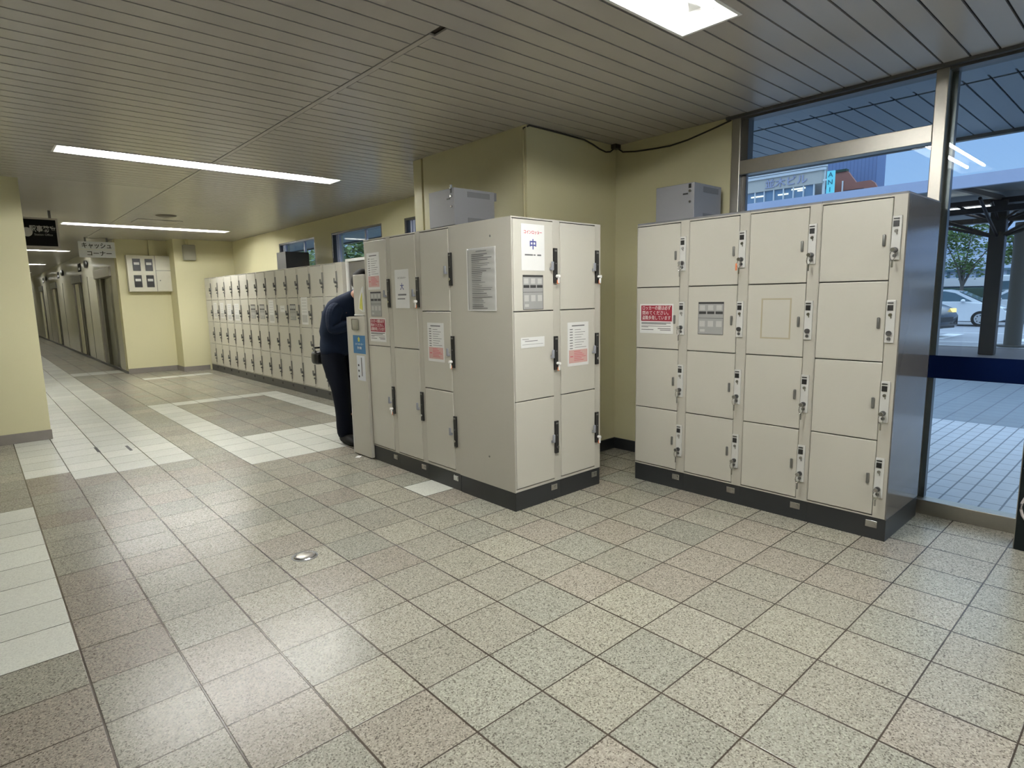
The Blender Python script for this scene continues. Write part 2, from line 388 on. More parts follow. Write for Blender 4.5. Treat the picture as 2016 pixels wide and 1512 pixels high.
while y < 13.0:
    y0, y1 = y + gapw / 2, y + P_ - gapw / 2
    if y1 > 1.18 and y0 < 12.85:
        if y0 < 6.39: cbox(b, -6, y0, CZ, 0.128, y1, CZ + 0.010)
        cbox(b, 0.172, y0, CZ, 2.655, y1, CZ + 0.010)
    else: cbox(b, -6, y0, CZ, 2.655, y1, CZ + 0.010)
    y += P_
cbox(b, 0.136, 1.18, CZ - 0.001, 0.168, 12.8, CZ + 0.010)          # joint strip
cbox(b, -6, 6.40, CZ - 0.002, 0.125, 41.0, CZ + 0.012)             # plain sheet ceiling over the corridor mouth
cbox(b, 0.125, 12.9, CZ - 0.002, 0.62, 41.0, CZ + 0.012)
b.mi = 1; cbox(b, -6.1, -6.2, CZ + 0.018, 2.66, 41.0, CZ + 0.05)
struct(b.build('ceiling', [M['ceil'], M['ceilback']]))
b = MB(); b.box(2.62, -6, CZ - 0.02, 2.655, 0.97, CZ + 0.02); b.box(2.655, -6, CZ - 0.035, 2.76, 0.97, CZ + 0.03)
struct(b.build('trim_1', M['darksteel']))
# ---------------------------------------------------------------- walls
def wallbox(name, *a):
    return struct(MB().box(*a).build(name, M['wall']))
wallbox('wall_left', -6.0, 6.54, 0, -1.18, 6.80, CZ)
wallbox('wall_corridor_left', -1.38, 6.80, 0, -1.18, 41.0, CZ)
b = MB(); b.box(2.65, 0.935, 0, 2.85, 4.40, CZ); b.box(2.65, 4.40, 0, 2.85, 5.45, 1.72); b.box(2.65, 4.40, 2.445, 2.85, 5.45, CZ)            # east wall behind the lockers with high window openings
wins = [(8.22, 9.74), (6.05, 7.60), (4.40, 5.47)]
b.box(2.65, 5.45, 0, 2.85, 12.5, 1.72); b.box(2.65, 5.45, 2.445, 2.85, 12.5, CZ)
b.box(2.65, 5.47, 1.72, 2.85, 6.05, 2.445); b.box(2.65, 7.60, 1.72, 2.85, 8.22, 2.445); b.box(2.65, 9.74, 1.72, 2.85, 12.5, 2.445)
bw = b
struct(bw.build('wall_right', M['wall']))
b = MB(); b.box(1.573, 2.01, 0, 2.65, 3.40, CZ); b.box(1.573, 3.43, 0, 2.65, 3.56, CZ); b.box(1.60, 3.39, 0, 2.65, 3.44, CZ)
struct(b.build('wall_pier', M['wall']))
b = MB(); b.box(0.59, 12.83, 0, 1.50, 13.05, CZ); b.box(1.50, 12.30, 0, 2.85, 13.05, CZ)
struct(b.build('wall_back', M['wall']))
wallbox('wall_far', -1.4, 40.8, 0, 0.8, 41.0, CZ)
wallbox('wall_behind_camera', -6.2, -5.9, 0, 2.8, -5.7, CZ)
wallbox('wall_far_left', -6.2, -5.7, 0, -6.0, 6.8, CZ)
def skirt(name, *a, m='skirt'): return struct(MB().box(*a, bev=0.003, seg=1).build(name, M[m]))
skirt('baseboard_left', -6.0, 6.52, 0, -1.172, 6.54, 0.103)
skirt('baseboard_back', 0.59, 12.812, 0, 1.485, 12.83, 0.10)
b = MB(); b.box(1.482, 12.285, 0, 1.50, 12.83, 0.10); b.box(1.482, 12.28, 0, 1.99, 12.30, 0.10); struct(b.build('baseboard_back_pier', M['skirt']))
skirt('baseboard_pier', 1.72, 1.995, 0, 2.65, 2.01, 0.10, m='plinth')
skirt('baseboard_right', 2.635, 1.30, 0, 2.65, 1.995, 0.10, m='plinth')
# high windows in the east wall
for i, (y0, y1) in enumerate(wins):
    r = struct(MB().box(2.655, y0, 2.415, 2.80, y1, 2.445).box(2.655, y1 - 0.03, 1.72, 2.80, y1, 2.415).box(2.655, y0, 1.72, 2.80, y0 + 0.03, 2.415)
               .box(2.655, y0, 1.72, 2.80, y1, 1.75).build('window_%d' % (i + 1), M['darksteel']))
    MB().box(2.70, y1 - 0.17, 1.75, 2.73, y1 - 0.135, 2.415).box(2.70, y1 - 0.105, 1.75, 2.73, y1 - 0.07, 2.415).box(2.74, y0 + .6, 1.75, 2.77, y0 + 0.64, 2.415).build('window_sash', M['fascia'], r)
    MB().box(2.745, y0 + 0.03, 1.75, 2.750, y1 - 0.03, 2.415).build('window_pane', M['glass'], r)
# ---------------------------------------------------------------- glazed wall
fr = struct(MB().box(2.652, 0.868, 0, 2.75, 0.935, CZ, bev=0.004).build('window_4', M['steel']))
MB().box(2.662, 0.812, 2.37, 2.74, 0.868, CZ).box(2.70, 0.835, 0.09, 2.73, 0.868, 2.27).build('window_frame', M['darksteel'], fr)
MB().box(2.655, -0.33, 2.27, 2.745, 0.868, 2.37, bev=0.003).build('window_rail', M['steel'], fr)
MB().box(2.652, -0.395, 0, 2.75, -0.33, CZ, bev=0.004).build('window_post', M['steel'], fr)
MB().box(2.72, -0.425, 0.09, 2.77, -0.395, CZ).build('window_gasket', M['darksteel'], fr)
MB().box(2.655, -2.3, 0, 2.75, -0.395, 0.092, bev=0.003).box(2.655, -0.33, 0, 2.75, 0.868, 0.092).build('window_sill', M['steel'], fr)
MB().box(2.712, -0.33, 0.092, 2.718, 0.868, 2.27).build('window_pane', M['glass'], fr)
MB().box(2.712, -0.33, 2.37, 2.718, 0.85, 2.66).build('window_pane', M['glass'], fr)
MB().box(2.712, -2.3, 0.092, 2.718, -0.395, 2.66).build('window_pane', M['glass'], fr)
MB().box(2.706, -2.3, 0.864, 2.711, -0.395, 1.004).build('safety_stripe', M['navy'], fr)
MB().box(2.652, -2.38, 0, 2.75, -2.3, CZ, bev=0.004).build('window_post', M['steel'], fr)
MB().box(2.712, -5.7, 0.092, 2.718, -2.38, 2.66).build('window_pane', M['glass'], fr)
MB().box(2.655, -5.7, 0, 2.75, -2.38, 0.092).build('window_sill', M['steel'], fr)

# ---------------------------------------------------------------- lamps
def lamp(x0, x1, y0, y1, label, tubem='tube', tubes=2, drop=0.0, joints=1):
    """recessed trough luminaire, open below: housing, tubes, lamp holders."""
    r = root('fluorescent_ceiling_light', label, 'ceiling light', ((x0 + x1) / 2, (y0 + y1) / 2, CZ), 0, 'fluorescent lights across the hall ceiling')
    hx, hy = (x1 - x0) / 2, (y1 - y0) / 2
    h = MB(); dp = 0.095; w2 = 0.004
    h.box(-hx, -hy, -0.004, hx, -hy + w2, dp); h.box(-hx, hy - w2, -0.004, hx, hy, dp)
    h.box(-hx, -hy + w2, -0.004, -hx + w2, hy - w2, dp); h.box(hx - w2, -hy + w2, -0.004, hx, hy - w2, dp)
    h.box(-hx - 0.012, -hy - 0.012, -0.004, hx + 0.012, -hy, -0.001); h.box(-hx - 0.012, hy, -0.004, hx + 0.012, hy + 0.012, -0.001)
    h.box(-hx - 0.012, -hy, -0.004, -hx, hy, -0.001); h.box(hx, -hy, -0.004, hx + 0.012, hy, -0.001)
    h.box(-hx, -hy, dp, hx, hy, dp + 0.004)
    h.prism([(-0.03, dp), (0.03, dp), (0.0, dp - 0.035)], 'x', -hx + w2, hx - w2)
    h.build('housing', M['housing'], r)
    for yy in (-hy * 0.5, hy * 0.5):
        xa, xb = -hx + 0.10, hx - 0.10
        t = MB().cyl((xa, yy, 0.042), (xb, yy, 0.042), 0.0145, n=14).build('tube', M[tubem], r, smooth=True)
        for xx in (xa, xb):
            sg = -1 if xx < 0 else 1
            MB().box(xx - 0.008, yy - 0.017, 0.022, xx + 0.008, yy + 0.017, dp, bev=0.004, seg=1).build('lamp_holder', M['socket'], t)
    return r
lamp(-1.36, 1.123, 0.092, 0.392, 'wide open fluorescent ceiling light nearest the camera, cut off by the top edge')
lamp(-1.02, 1.44, 4.77, 5.04, 'long bright fluorescent ceiling light crossing the dark ceiling joint')
lamp(-0.46, 2.0, 10.34, 10.62, 'thin far fluorescent ceiling light above the meter cabinet', tubem='tube')
lamp(0.0, 2.46, -3.1, -2.8, 'unseen fluorescent ceiling light added behind the camera')  # unseen lamp, added to light the locker fronts and the right floor
for yy in (16.4, 22.5, 28.5, 34.5):
    lamp(-0.95, 0.25, yy, yy + 0.26, 'short corridor ceiling light, ' + {16.4: 'first past the black hanging sign', 22.5: 'second down the corridor', 28.5: 'third down the corridor', 34.5: 'last before the corridor end'}[yy], tubem='tube_far')
t = MB().cyl((0, 0, -0.012), (0, 0, 0), 0.125, 0.14, n=32).build('ceiling_speaker', M['darkdisc'], smooth=True); t.location = (0.62, 8.72, CZ)
tag(t, 'round flat dark speaker disc on the ceiling, before the square hatch', 'speaker')
h = MB().box(0.36, 9.30, CZ - 0.008, 0.98, 9.33, CZ - 0.001).box(0.36, 9.78, CZ - 0.008, 0.98, 9.81, CZ - 0.001).box(0.36, 9.33, CZ - 0.008, 0.39, 9.78, CZ - 0.001).box(0.95, 9.33, CZ - 0.008, 0.98, 9.78, CZ - 0.001).box(0.39, 9.33, CZ - 0.005, 0.95, 9.78, CZ - 0.001).build('ceiling_hatch', M['ceil'])
tag(h, 'square access hatch in the ceiling beside the thin far light', 'hatch')

# ---------------------------------------------------------------- coin lockers
def door_mb(x0, x1, z0, z1, r=0.006):
    return MB().box(x0, -0.005, z0, x1, 0.014, z1, bev=0.0035, seg=2)
KEYSETS = {}
def locker(name, label, w_, tiers, style, loc, rz, group, depth=0.6, height=1.905, dx=(0.007, 0.361), keys=None, body_left=0.0, side=None, plinth='plinth', drain=True, plates=(), handles=True, roofdark=False, H0=0.13):
    r = root(name, label, 'locker', loc, rz, group)
    D = depth; b = MB()
    z0, z1 = H0, height
    x0, x1 = dx
    b.box(0.0, 0.024, z0, w_ - 0.001, D, z1)                         # carcass
    b.box(0.0, 0.0, z0, x0 - 0.003, 0.024, z1)                       # left stile
    b.box(x1 + 0.003, 0.0, z0, w_ - 0.001, 0.024, z1)                # lock strip
    b.box(x0 - 0.003, 0.0, tiers[-1] + 0.003, x1 + 0.003, 0.024, z1) # head
    b.box(x0 - 0.003, 0.0, z0, x1 + 0.003, 0.024, tiers[0] - 0.003)  # foot
    b.box(w_ * 0.42, -0.001, z1 - 0.010, w_ * 0.42 + 0.035, 0.0, z1 - 0.003)
    b.build('body', M['locker'], r)
    MB().box(x0 - 0.003, 0.0225, tiers[0] - 0.003, x1 + 0.003, 0.0238, tiers[-1] + 0.003).build('gap_shade_sheet', M['gap_shade'], r)  # dark sheet behind the doors; shade of the gaps put into its colour
    if roofdark: MB().box(0, 0.004, z1, w_ - 0.001, D, z1 + 0.012).build('roof_edge', M['greybox2'], r)
    p = MB().box(0.0, 0.004, 0, w_ - 0.001, D - 0.01, z0 - 0.002).build('plinth', M[plinth], r)
    if drain:
        q = MB().box(x1 - 0.03, -0.001, 0.068, x1 + 0.03, 0.006, 0.108, bev=0.001, seg=1).cyl((x1 + 0.012, -0.004, 0.088), (x1 + 0.012, 0.0, 0.088), 0.009, n=12).build('leveller_plate', M['chrome'] if style != 'row' else M['black'], p, smooth=False)
    for i in range(len(tiers) - 1):
        a, c = tiers[i] + 0.003, tiers[i + 1] - 0.003
        d = door_mb(x0, x1, a, c).build('door', M['door'], r, smooth=True)
        d.data.polygons.foreach_set('use_smooth', [False] * len(d.data.polygons))
        if style == 'white':
            MB().box(x1 - 0.038, -0.017, tiers[i] + 0.183, x1 - 0.023, -0.005, tiers[i] + 0.245, bev=0.005).build('handle', M['metalhandle'], d, smooth=True)
            pz0, pz1 = tiers[i] + 0.108, tiers[i] + 0.338
            lp = MB().box(x1 + 0.003, -0.010, pz0, x1 + 0.047, 0.0, pz1, bev=0.002).build('lock_plate', M['white_plate'], r)
            MB().box(x1 + 0.009, -0.013, pz1 - 0.056, x1 + 0.036, -0.010, pz1 - 0.026).box(x1 + 0.009, -0.013, pz1 - 0.018, x1 + 0.036, -0.010, pz1 - 0.012).build('display_window', M['black'], lp)
            MB().cyl((x1 + 0.024, -0.013, pz1 - 0.079), (x1 + 0.024, -0.010, pz1 - 0.079), 0.009, n=16).box(x1 + 0.027, -0.0145, pz1 - 0.098, x1 + 0.031, -0.010, pz1 - 0.07).build('coin_slot', M['chrome'], lp)
            MB().cyl((x1 + 0.024, -0.020, pz0 + 0.052), (x1 + 0.024, -0.010, pz0 + 0.052), 0.014, n=18).build('key_cylinder', M['darksteel'], lp)
            MB().cyl((x1 + 0.024, -0.016, pz0 + 0.022), (x1 + 0.024, -0.010, pz0 + 0.022), 0.009, n=14).build('reset_cylinder', M['darksteel'], lp)
            if keys is None or keys[i]:
                kk = MB()
                kk.box(x1 + 0.021, -0.046, pz0 + 0.043, x1 + 0.026, -0.016, pz0 + 0.061)
                kk.cyl((x1 + 0.0235, -0.050, pz0 + 0.052), (x1 + 0.0235, -0.040, pz0 + 0.052), 0.011, n=14)
                pts = [(x1 + 0.0235 + 0.012 * math.sin(t_), -0.042, pz0 + 0.022 + 0.024 * math.cos(t_)) for t_ in [j * PI / 8 for j in range(17)]]
                kk.tube(pts, 0.0018, 6)
                kk.box(x1 + 0.019, -0.044, pz0 - 0.040, x1 + 0.029, -0.040, pz0 + 0.0, bev=0.0015, seg=1)
                kk.build('key', M['chrome'], lp)
                if keys and keys[i] == 2:
                    MB().box(x1 + 0.002, -0.047, pz0 - 0.018, x1 + 0.013, -0.040, pz0 + 0.028, bev=0.004).build('key_tag', M['orange'], lp)
        elif style == 'black':
            up = 0.180 if (c - a) < 0.7 else (0.323 if i == 0 else 0.323)
            pz0 = tiers[i] + up; pz1 = pz0 + 0.228
            lp = MB().box(x1 + 0.004, -0.012, pz0, x1 + 0.038, 0.0, pz1, bev=0.002).build('lock_plate', M['black'], r)
            MB().box(x1 + 0.010, -0.014, pz1 - 0.022, x1 + 0.031, -0.012, pz1 - 0.012).cyl((x1 + 0.021, -0.015, pz1 - 0.10), (x1 + 0.021, -0.012, pz1 - 0.10), 0.004, n=10).build('coin_slot', M['metalhandle'], lp)
            MB().cyl((x1 + 0.021, -0.020, pz0 + 0.045), (x1 + 0.021, -0.012, pz0 + 0.045), 0.011, n=18).build('key_cylinder', M['chrome'], lp)
            h = MB().box(x1 - 0.033, -0.030, pz0 + 0.082, x1 - 0.013, -0.018, pz0 + 0.140, bev=0.005).box(x1 - 0.033, -0.020, pz0 + 0.082, x1 - 0.013, -0.005, pz0 + 0.100, bev=0.004).build('handle', M['handle'], d, smooth=True)
            if keys is None or keys[i]:
                kk = MB().cyl((x1 + 0.021, -0.045, pz0 + 0.045), (x1 + 0.021, -0.020, pz0 + 0.045), 0.010, n=14)
                kk.box(x1 + 0.016, -0.038, pz0 - 0.002, x1 + 0.031, -0.030, pz0 + 0.035, bev=0.006)
                kk.build('key', M['tag'], lp, smooth=True)
                MB().box(x1 + 0.014, -0.0295, pz0 - 0.006, x1 + 0.033, -0.026, pz0 + 0.020, bev=0.001, seg=1).build('key_cover', M['orange'], lp)
        else:
            lp = MB().box(x1 + 0.006, -0.010, tiers[i] + 0.11, x1 + 0.040, 0.0, tiers[i] + 0.335, bev=0.002).build('lock_plate', M['metalhandle'], r)
            kk = MB().cyl((x1 + 0.022, -0.038, tiers[i] + 0.19), (x1 + 0.022, -0.010, tiers[i] + 0.19), 0.018, n=12)
            kk.build('key_cylinder', M['darksteel'], lp)
            MB().cyl((x1 + 0.022, -0.030, tiers[i] + 0.135), (x1 + 0.022, -0.010, tiers[i] + 0.135), 0.011, n=10).build('reset_cylinder', M['darksteel'], lp)
            MB().box(x1 + 0.018, -0.016, tiers[i] + 0.05, x1 + 0.028, -0.004, tiers[i] + 0.125).build('key_tag', M['tag'] if (keys and keys[i]) else M['metalhandle'], lp)
            MB().box(x1 - 0.045, -0.020, tiers[i] + 0.185, x1 - 0.030, -0.004, tiers[i] + 0.245, bev=0.003, seg=1).build('handle', M['metalhandle'], d)
        if i in dict(plates):
            px0, px1, pa, pb = dict(plates)[i]
            ip = MB().box(px0, -0.0065, pa, px1, -0.005, pb).build('instruction_plate', M['plate_grey'], d)
            W_ = px1 - px0; Hh = pb - pa
            q = MB()
            q.box(px0, -0.0072, pb - Hh * 0.06, px1, -0.0065, pb)
            for k in range(3):
                q.box(px0 + W_ * (0.03 + k * 0.33), -0.0072, pb - Hh * 0.37, px0 + W_ * (0.31 + k * 0.33), -0.0065, pb - Hh * 0.29)
            q.box(px0, -0.0072, pa + Hh * 0.50, px1, -0.0065, pa + Hh * 0.51); q.box(px0, -0.0072, pa, px1, -0.0065, pa + Hh * 0.012)
            q.box(px0, -0.0072, pa, px0 + 0.0015, -0.0065, pb); q.box(px1 - 0.0015, -0.0072, pa, px1, -0.0065, pb)
            q.build('heading_bars', M['blackink'], ip)
            q = MB()
            for k in range(3):
                q.box(px0 + W_ * (0.06 + k * 0.33), -0.0072, pb - Hh * 0.25, px0 + W_ * (0.27 + k * 0.33), -0.0065, pb - Hh * 0.10)
                q.box(px0 + W_ * (0.06 + k * 0.33), -0.0072, pa + Hh * 0.24, px0 + W_ * (0.28 + k * 0.33), -0.0065, pa + Hh * 0.42)
            q.box(px0 + W_ * .08, -0.0072, pa + Hh * 0.08, px0 + W_ * 0.28, -0.0065, pa + Hh * 0.16)
            q.build('pictogram_blocks', M['plate_light'], ip)
    return r

T4 = [0.142, 0.575, 1.016, 1.458, 1.893]
T3 = [0.150, 0.733, 1.315, 1.893]
T2 = [0.142, 1.020, 1.893]
GR = 'pale coin lockers standing in front of the window'
XR = 2.007
labs = ['four-door coin locker with the red warning notice, beside the yellow corner', 'four-door coin locker with a grey instruction plate on its second door', 'four-door coin locker with a faint tan tape outline on a door', 'four-door coin locker with the dark glossy side, nearest the glass']
ks = [[1, 1, 1, 1], [1, 1, 0, 2], [1, 1, 0, 1], [1, 1, 0, 1]]
RB = []
for i in range(4):
    RB.append(locker('coin_locker', labs[i], 0.4275, T4, 'white', (XR, 1.300 - 0.4275 * i, 0), RW, GR, keys=ks[i], roofdark=True,
                     plates=((2, (0.088, 0.273, 1.134, 1.351)),) if i == 1 else ()))
MB().box(0.4268, -0.001, 0.128, 0.4335, 0.6, 1.905).build('side_panel', M['sidepanel'], RB[3])
MB().box(0.4268, 0.003, 0, 0.4335, 0.59, 0.126).build('plinth_side', M['plinth'], RB[3])
q = MB(); a0, a1, c0, c1 = 0.097, 0.284, 1.121, 1.371; tw = 0.010
q.box(a0, -0.0056, c0, a1, -0.005, c0 + tw).box(a0, -0.0056, c1 - tw, a1, -0.005, c1).box(a0, -0.0056, c0 + tw, a0 + tw, -0.005, c1 - tw).box(a1 - tw, -0.0056, c0 + tw, a1, -0.005, c1 - tw)
q.build('tape_residue', M['residue'], RB[2])
# centre block: two columns facing the camera side (-y)
GF = 'coin locker block standing free in the middle of the hall'
YF = 1.403
F1 = locker('coin_locker', 'three-door coin locker with the blue character poster, at the block corner', 0.427, T3, 'black', (0.857, YF, 0), 0, GF, keys=[0, 1, 1], plates=((2, (0.084, 0.265, 1.326, 1.546)),))
F2 = locker('coin_locker', 'three-door coin locker with a pink-footed price sheet, right end of the middle block', 0.427, T3, 'black', (1.284, YF, 0), 0, GF, keys=[1, 0, 1])
sp = MB().box(-0.004, 0.0, 0.128, 0.0, 0.6, 1.905).build('side_panel', M['locker'], F1)
MB().box(-0.002, 0.0, 0.0, 0.0, 0.59, 0.128).build('plinth_side', M['plinth'], F1)
MB().cyl((-0.007, 0.20, 1.80), (-0.004, 0.20, 1.80), 0.008, n=12).cyl((-0.007, 0.26, 0.33), (-0.004, 0.26, 0.33), 0.007, n=12).build('side_bolt', M['metalhandle'], F1)
XB = 0.857
LA = locker('coin_locker', 'two-door coin locker with the red notice, next to the terminal', 0.425, T2, 'black', (XB, 3.275, 0), RW, GF, keys=[1, 0], plates=((1, (0.083, 0.257, 1.268, 1.473)),))
LB = locker('coin_locker', 'two-door coin locker with the white single-character sheet', 0.425, T2, 'black', (XB, 2.850, 0), RW, GF, keys=[0, 1])
LC = locker('coin_locker', 'three-door coin locker below the grey box, with a pink-footed price sheet', 0.420, T3, 'black', (XB, 2.425, 0), RW, GF, keys=[0, 1, 0])
# long row
GL = 'long row of coin lockers under the high windows'
ordn = ['first', 'second', 'third', 'fourth', 'fifth', 'sixth', 'seventh', 'eighth', 'ninth', 'tenth', 'eleventh', 'twelfth', 'thirteenth', 'fourteenth']
Wd = 0.4336
pl = {6: 1, 7: 1, 10: 1}
variants = {}
proto = None
rowroots = []
for i in range(14):
    hasp = i in pl
    key = hasp
    lab = '%s coin locker of the long row, counted from the yellow end wall' % ordn[i]
    if key not in variants:
        c = locker('coin_locker', lab, Wd, T4, 'row', (2.0, 12.19 - Wd * i, 0), RW, GL, dx=(0.008, 0.372), keys=[0, 0, 0, 0] , plinth='grey_plinth', plates=((2, (0.06, 0.27, 1.12, 1.36)),) if hasp else ())
        variants[key] = c
    else:
        c = copy_tree(variants[key]); c['label'] = lab; c.location = (2.0, 12.19 - Wd * i, 0)
    rowroots.append(c)
# a narrow end filler belongs to the last locker
b = MB().box(Wd - 0.001, 0.0, 0.13, Wd + 0.12, 0.58, 1.905).build('end_filler', M['locker'], rowroots[13])

# ---------------------------------------------------------------- notices
def sheet(label, w_, h_, loc, rz, name='notice', m='paper', cat='notice', group=None):
    o = MB().box(0, -0.0008, 0, w_, 0.0, h_).build(name, M[m]); o.location = loc; o.rotation_euler = (0, 0, rz)
    return tag(o, label, cat, group)
def bars(o, rows, m='ink', y=-0.0008, name='print_lines'):
    q = MB()
    for x0, x1, z, t_ in rows: q.box(x0, y - 0.0004, z - t_ / 2, x1, y, z + t_ / 2)
    return q.build(name, M[m], o)
EPS = 0.0060
def red_notice(label, w_, h_, loc, rz):
    o = sheet(label, w_, h_, loc, rz)
    q = MB().box(w_ * 0.04, -0.0014, h_ * 0.42, w_ * 0.96, -0.0008, h_ * 0.95).build('red_panel', M['red'], o)
    s_ = h_ * 0.155
    for k, t_ in enumerate(('ロッカーの鍵は必ず', '閉めてください。', '盗難多発しています')):
        text('lettering', t_, s_, (w_ * 0.5, -0.0015, h_ * (0.855 - k * 0.165)), M['paper'], o, ext=0.0003, sx=min(1.0, w_ * 0.86 / (len(t_) * s_)), bold=0.0001)
    rr = random.Random(3)
    rows = [(w_ * 0.05, w_ * 0.93, h_ * 0.365, 0.006), (w_ * 0.05, w_ * 0.80, h_ * 0.325, 0.006), (w_ * 0.05, w_ * 0.93, h_ * 0.25, 0.004), (w_ * 0.05, w_ * 0.26, h_ * 0.215, 0.004), (w_ * 0.05, w_ * 0.42, h_ * 0.13, 0.005), (w_ * 0.55, w_ * 0.93, h_ * 0.17, 0.005), (w_ * 0.62, w_ * 0.93, h_ * 0.12, 0.005)]
    bars(o, rows); return o
def price_sheet(label, w_, h_, loc, rz):
    o = sheet(label, w_, h_, loc, rz)
    MB().box(w_ * 0.06, -0.0014, h_ * 0.07, w_ * 0.94, -0.0008, h_ * 0.37).build('pink_panel', M['pink'], o)
    rows = [(w_ * 0.2, w_ * 0.8, h_ * 0.92, 0.008)]
    for k in range(8): rows.append((w_ * 0.10, w_ * 0.24, h_ * (0.84 - k * 0.062), 0.006))
    for k in range(8): rows.append((w_ * 0.33, w_ * (0.62 + 0.3 * ((k * 37) % 10) / 10), h_ * (0.83 - k * 0.058), 0.003))
    bars(o, rows)
    bars(o, [(w_ * 0.12, w_ * 0.25, h_ * 0.22, 0.005)] + [(w_ * 0.3, w_ * (0.6 + 0.3 * ((k * 53) % 10) / 10), h_ * (0.33 - k * 0.04), 0.003) for k in range(6)], 'redink', y=-0.0014, name='red_print_lines')
    return o
red_notice('red and white warning notice on the window-side locker by the yellow corner', 0.284, 0.212, (XR - EPS, 1.264, 1.127), RW)
red_notice('small red and white warning notice on the locker next to the terminal', 0.262, 0.198, (XB - EPS, 3.225, 1.057), RW)
price_sheet('price sheet with pink foot on the right end of the middle locker block', 0.218, 0.305, (1.355, YF - EPS, 0.922), 0)
price_sheet('price sheet with pink foot low on the three-door locker left of the grey side panel', 0.207, 0.287, (XB - EPS, 2.355, 0.944), RW)
price_sheet('crinkled price sheet with pink foot high on the locker next to the terminal', 0.205, 0.302, (XB - EPS, 3.223, 1.491), RW)
o = sheet('tall white poster with one blue character and red heading', 0.206, 0.290, (0.932, YF - EPS, 1.574), 0)
text('heading', 'コインロッカー', 0.026, (0.103, -0.001, 0.238), M['redink'], o, ext=0.0003, sx=0.9, bold=0.0005)
text('character', '中', 0.066, (0.103, -0.001, 0.160), M['blueink'], o, ext=0.0003, bold=0.0018)
bars(o, [(0.03, 0.10, 0.098, 0.010), (0.105, 0.125, 0.098, 0.008), (0.14, 0.175, 0.098, 0.010)])
o = sheet('white sheet with one dark character on the second locker from the terminal', 0.202, 0.300, (XB - EPS, 2.787, 1.337), RW)
text('heading', 'コインロッカー', 0.018, (0.101, -0.001, 0.235), M['ink'], o, ext=0.0003, bold=0.0004)
text('character', '大', 0.056, (0.101, -0.001, 0.165), M['blueink'], o, ext=0.0003, bold=0.001)
bars(o, [(0.04, 0.16, 0.105, 0.012), (0.03, 0.14, 0.073, 0.008)])
o = sheet('small white label strip on the middle door at the block corner', 0.214, 0.068, (0.916, YF - EPS, 1.080), 0)
bars(o, [(0.012, 0.07, 0.056, 0.003), (0.035, 0.15, 0.043, 0.004), (0.012, 0.20, 0.022, 0.002)])
# laminated sheet with a wavy surface on the side panel
bm = bmesh.new(); NX, NZ = 16, 40; W_, H_ = 0.300, 0.414; g = {}
for i in range(NX + 1):
    for k in range(NZ + 1):
        u, v_ = i / NX, k / NZ
        yv = -0.0022 - 0.0016 * math.sin(v_ * 46 + 2.0 * u * u + 1.0) * (0.2 + 0.8 * u) * (0.3 + 0.7 * v_)
        g[i, k] = bm.verts.new((u * W_, yv, v_ * H_))
for i in range(NX):
    for k in range(NZ): bm.faces.new((g[i, k], g[i + 1, k], g[i + 1, k + 1], g[i, k + 1]))
for f in bm.faces: f.smooth = True
me = bpy.data.meshes.new('laminated_notice'); bm.to_mesh(me); bm.free()
o = link('laminated_notice', me, M['gloss_paper']); o.location = (XB - 0.0042, 1.851, 1.320); o.rotation_euler = (0, 0, RW)
sm = o.modifiers.new('s', 'SOLIDIFY'); sm.thickness = 0.0005
tag(o, 'wrinkled shiny laminated rules sheet on the grey side panel', 'notice')
rows = [(0.10, 0.21, 0.392, 0.005)]
rr = random.Random(5)
for k in range(30):
    z = 0.372 - k * 0.0122; rows.append((0.052, rr.uniform(0.13, 0.27), z, rr.choice([0.003, 0.004, 0.006])))
bars(o, rows, y=-0.0042)
MB().box(0.0, -0.0046, 0.0, W_, -0.0040, 0.006).box(0, -0.0046, 0, 0.008, -0.0040, H_).build('clear_edge', M['paper'], o)
# sheets on the long row
for i, (col, x0, x1, z0, z1, sp_) in enumerate([(1, .07, .27, 1.10, 1.40, 'second'), (2, .06, .27, 1.10, 1.40, 'third'), (3, .06, .29, 1.06, 1.38, 'fourth'), (4, .05, .30, 1.07, 1.38, 'fifth'), (8, .05, .26, 1.06, 1.43, 'ninth'), (9, .10, .29, 1.24, 1.34, 'tenth'), (11, .05, .28, 1.06, 1.46, 'twelfth')]):
    o = sheet('pale paper sheet on the %s locker of the long row' % sp_, x1 - x0, z1 - z0, (2.0 - EPS, 12.19 - Wd * col - x0, z0), RW, group='paper sheets on the long locker row')
    hh = z1 - z0; ww = x1 - x0
    if hh > 0.2:
        bars(o, [(ww * .15, ww * .85, hh * (0.9 - k * 0.11), 0.006) for k in range(5)], 'plate_grey')
        MB().box(ww * .1, -0.0014, hh * 0.08, ww * .9, -0.0008, hh * 0.35).build('tinted_foot', M['plate_light'], o)
    else: bars(o, [(ww * .2, ww * .8, hh * .5, 0.006)])

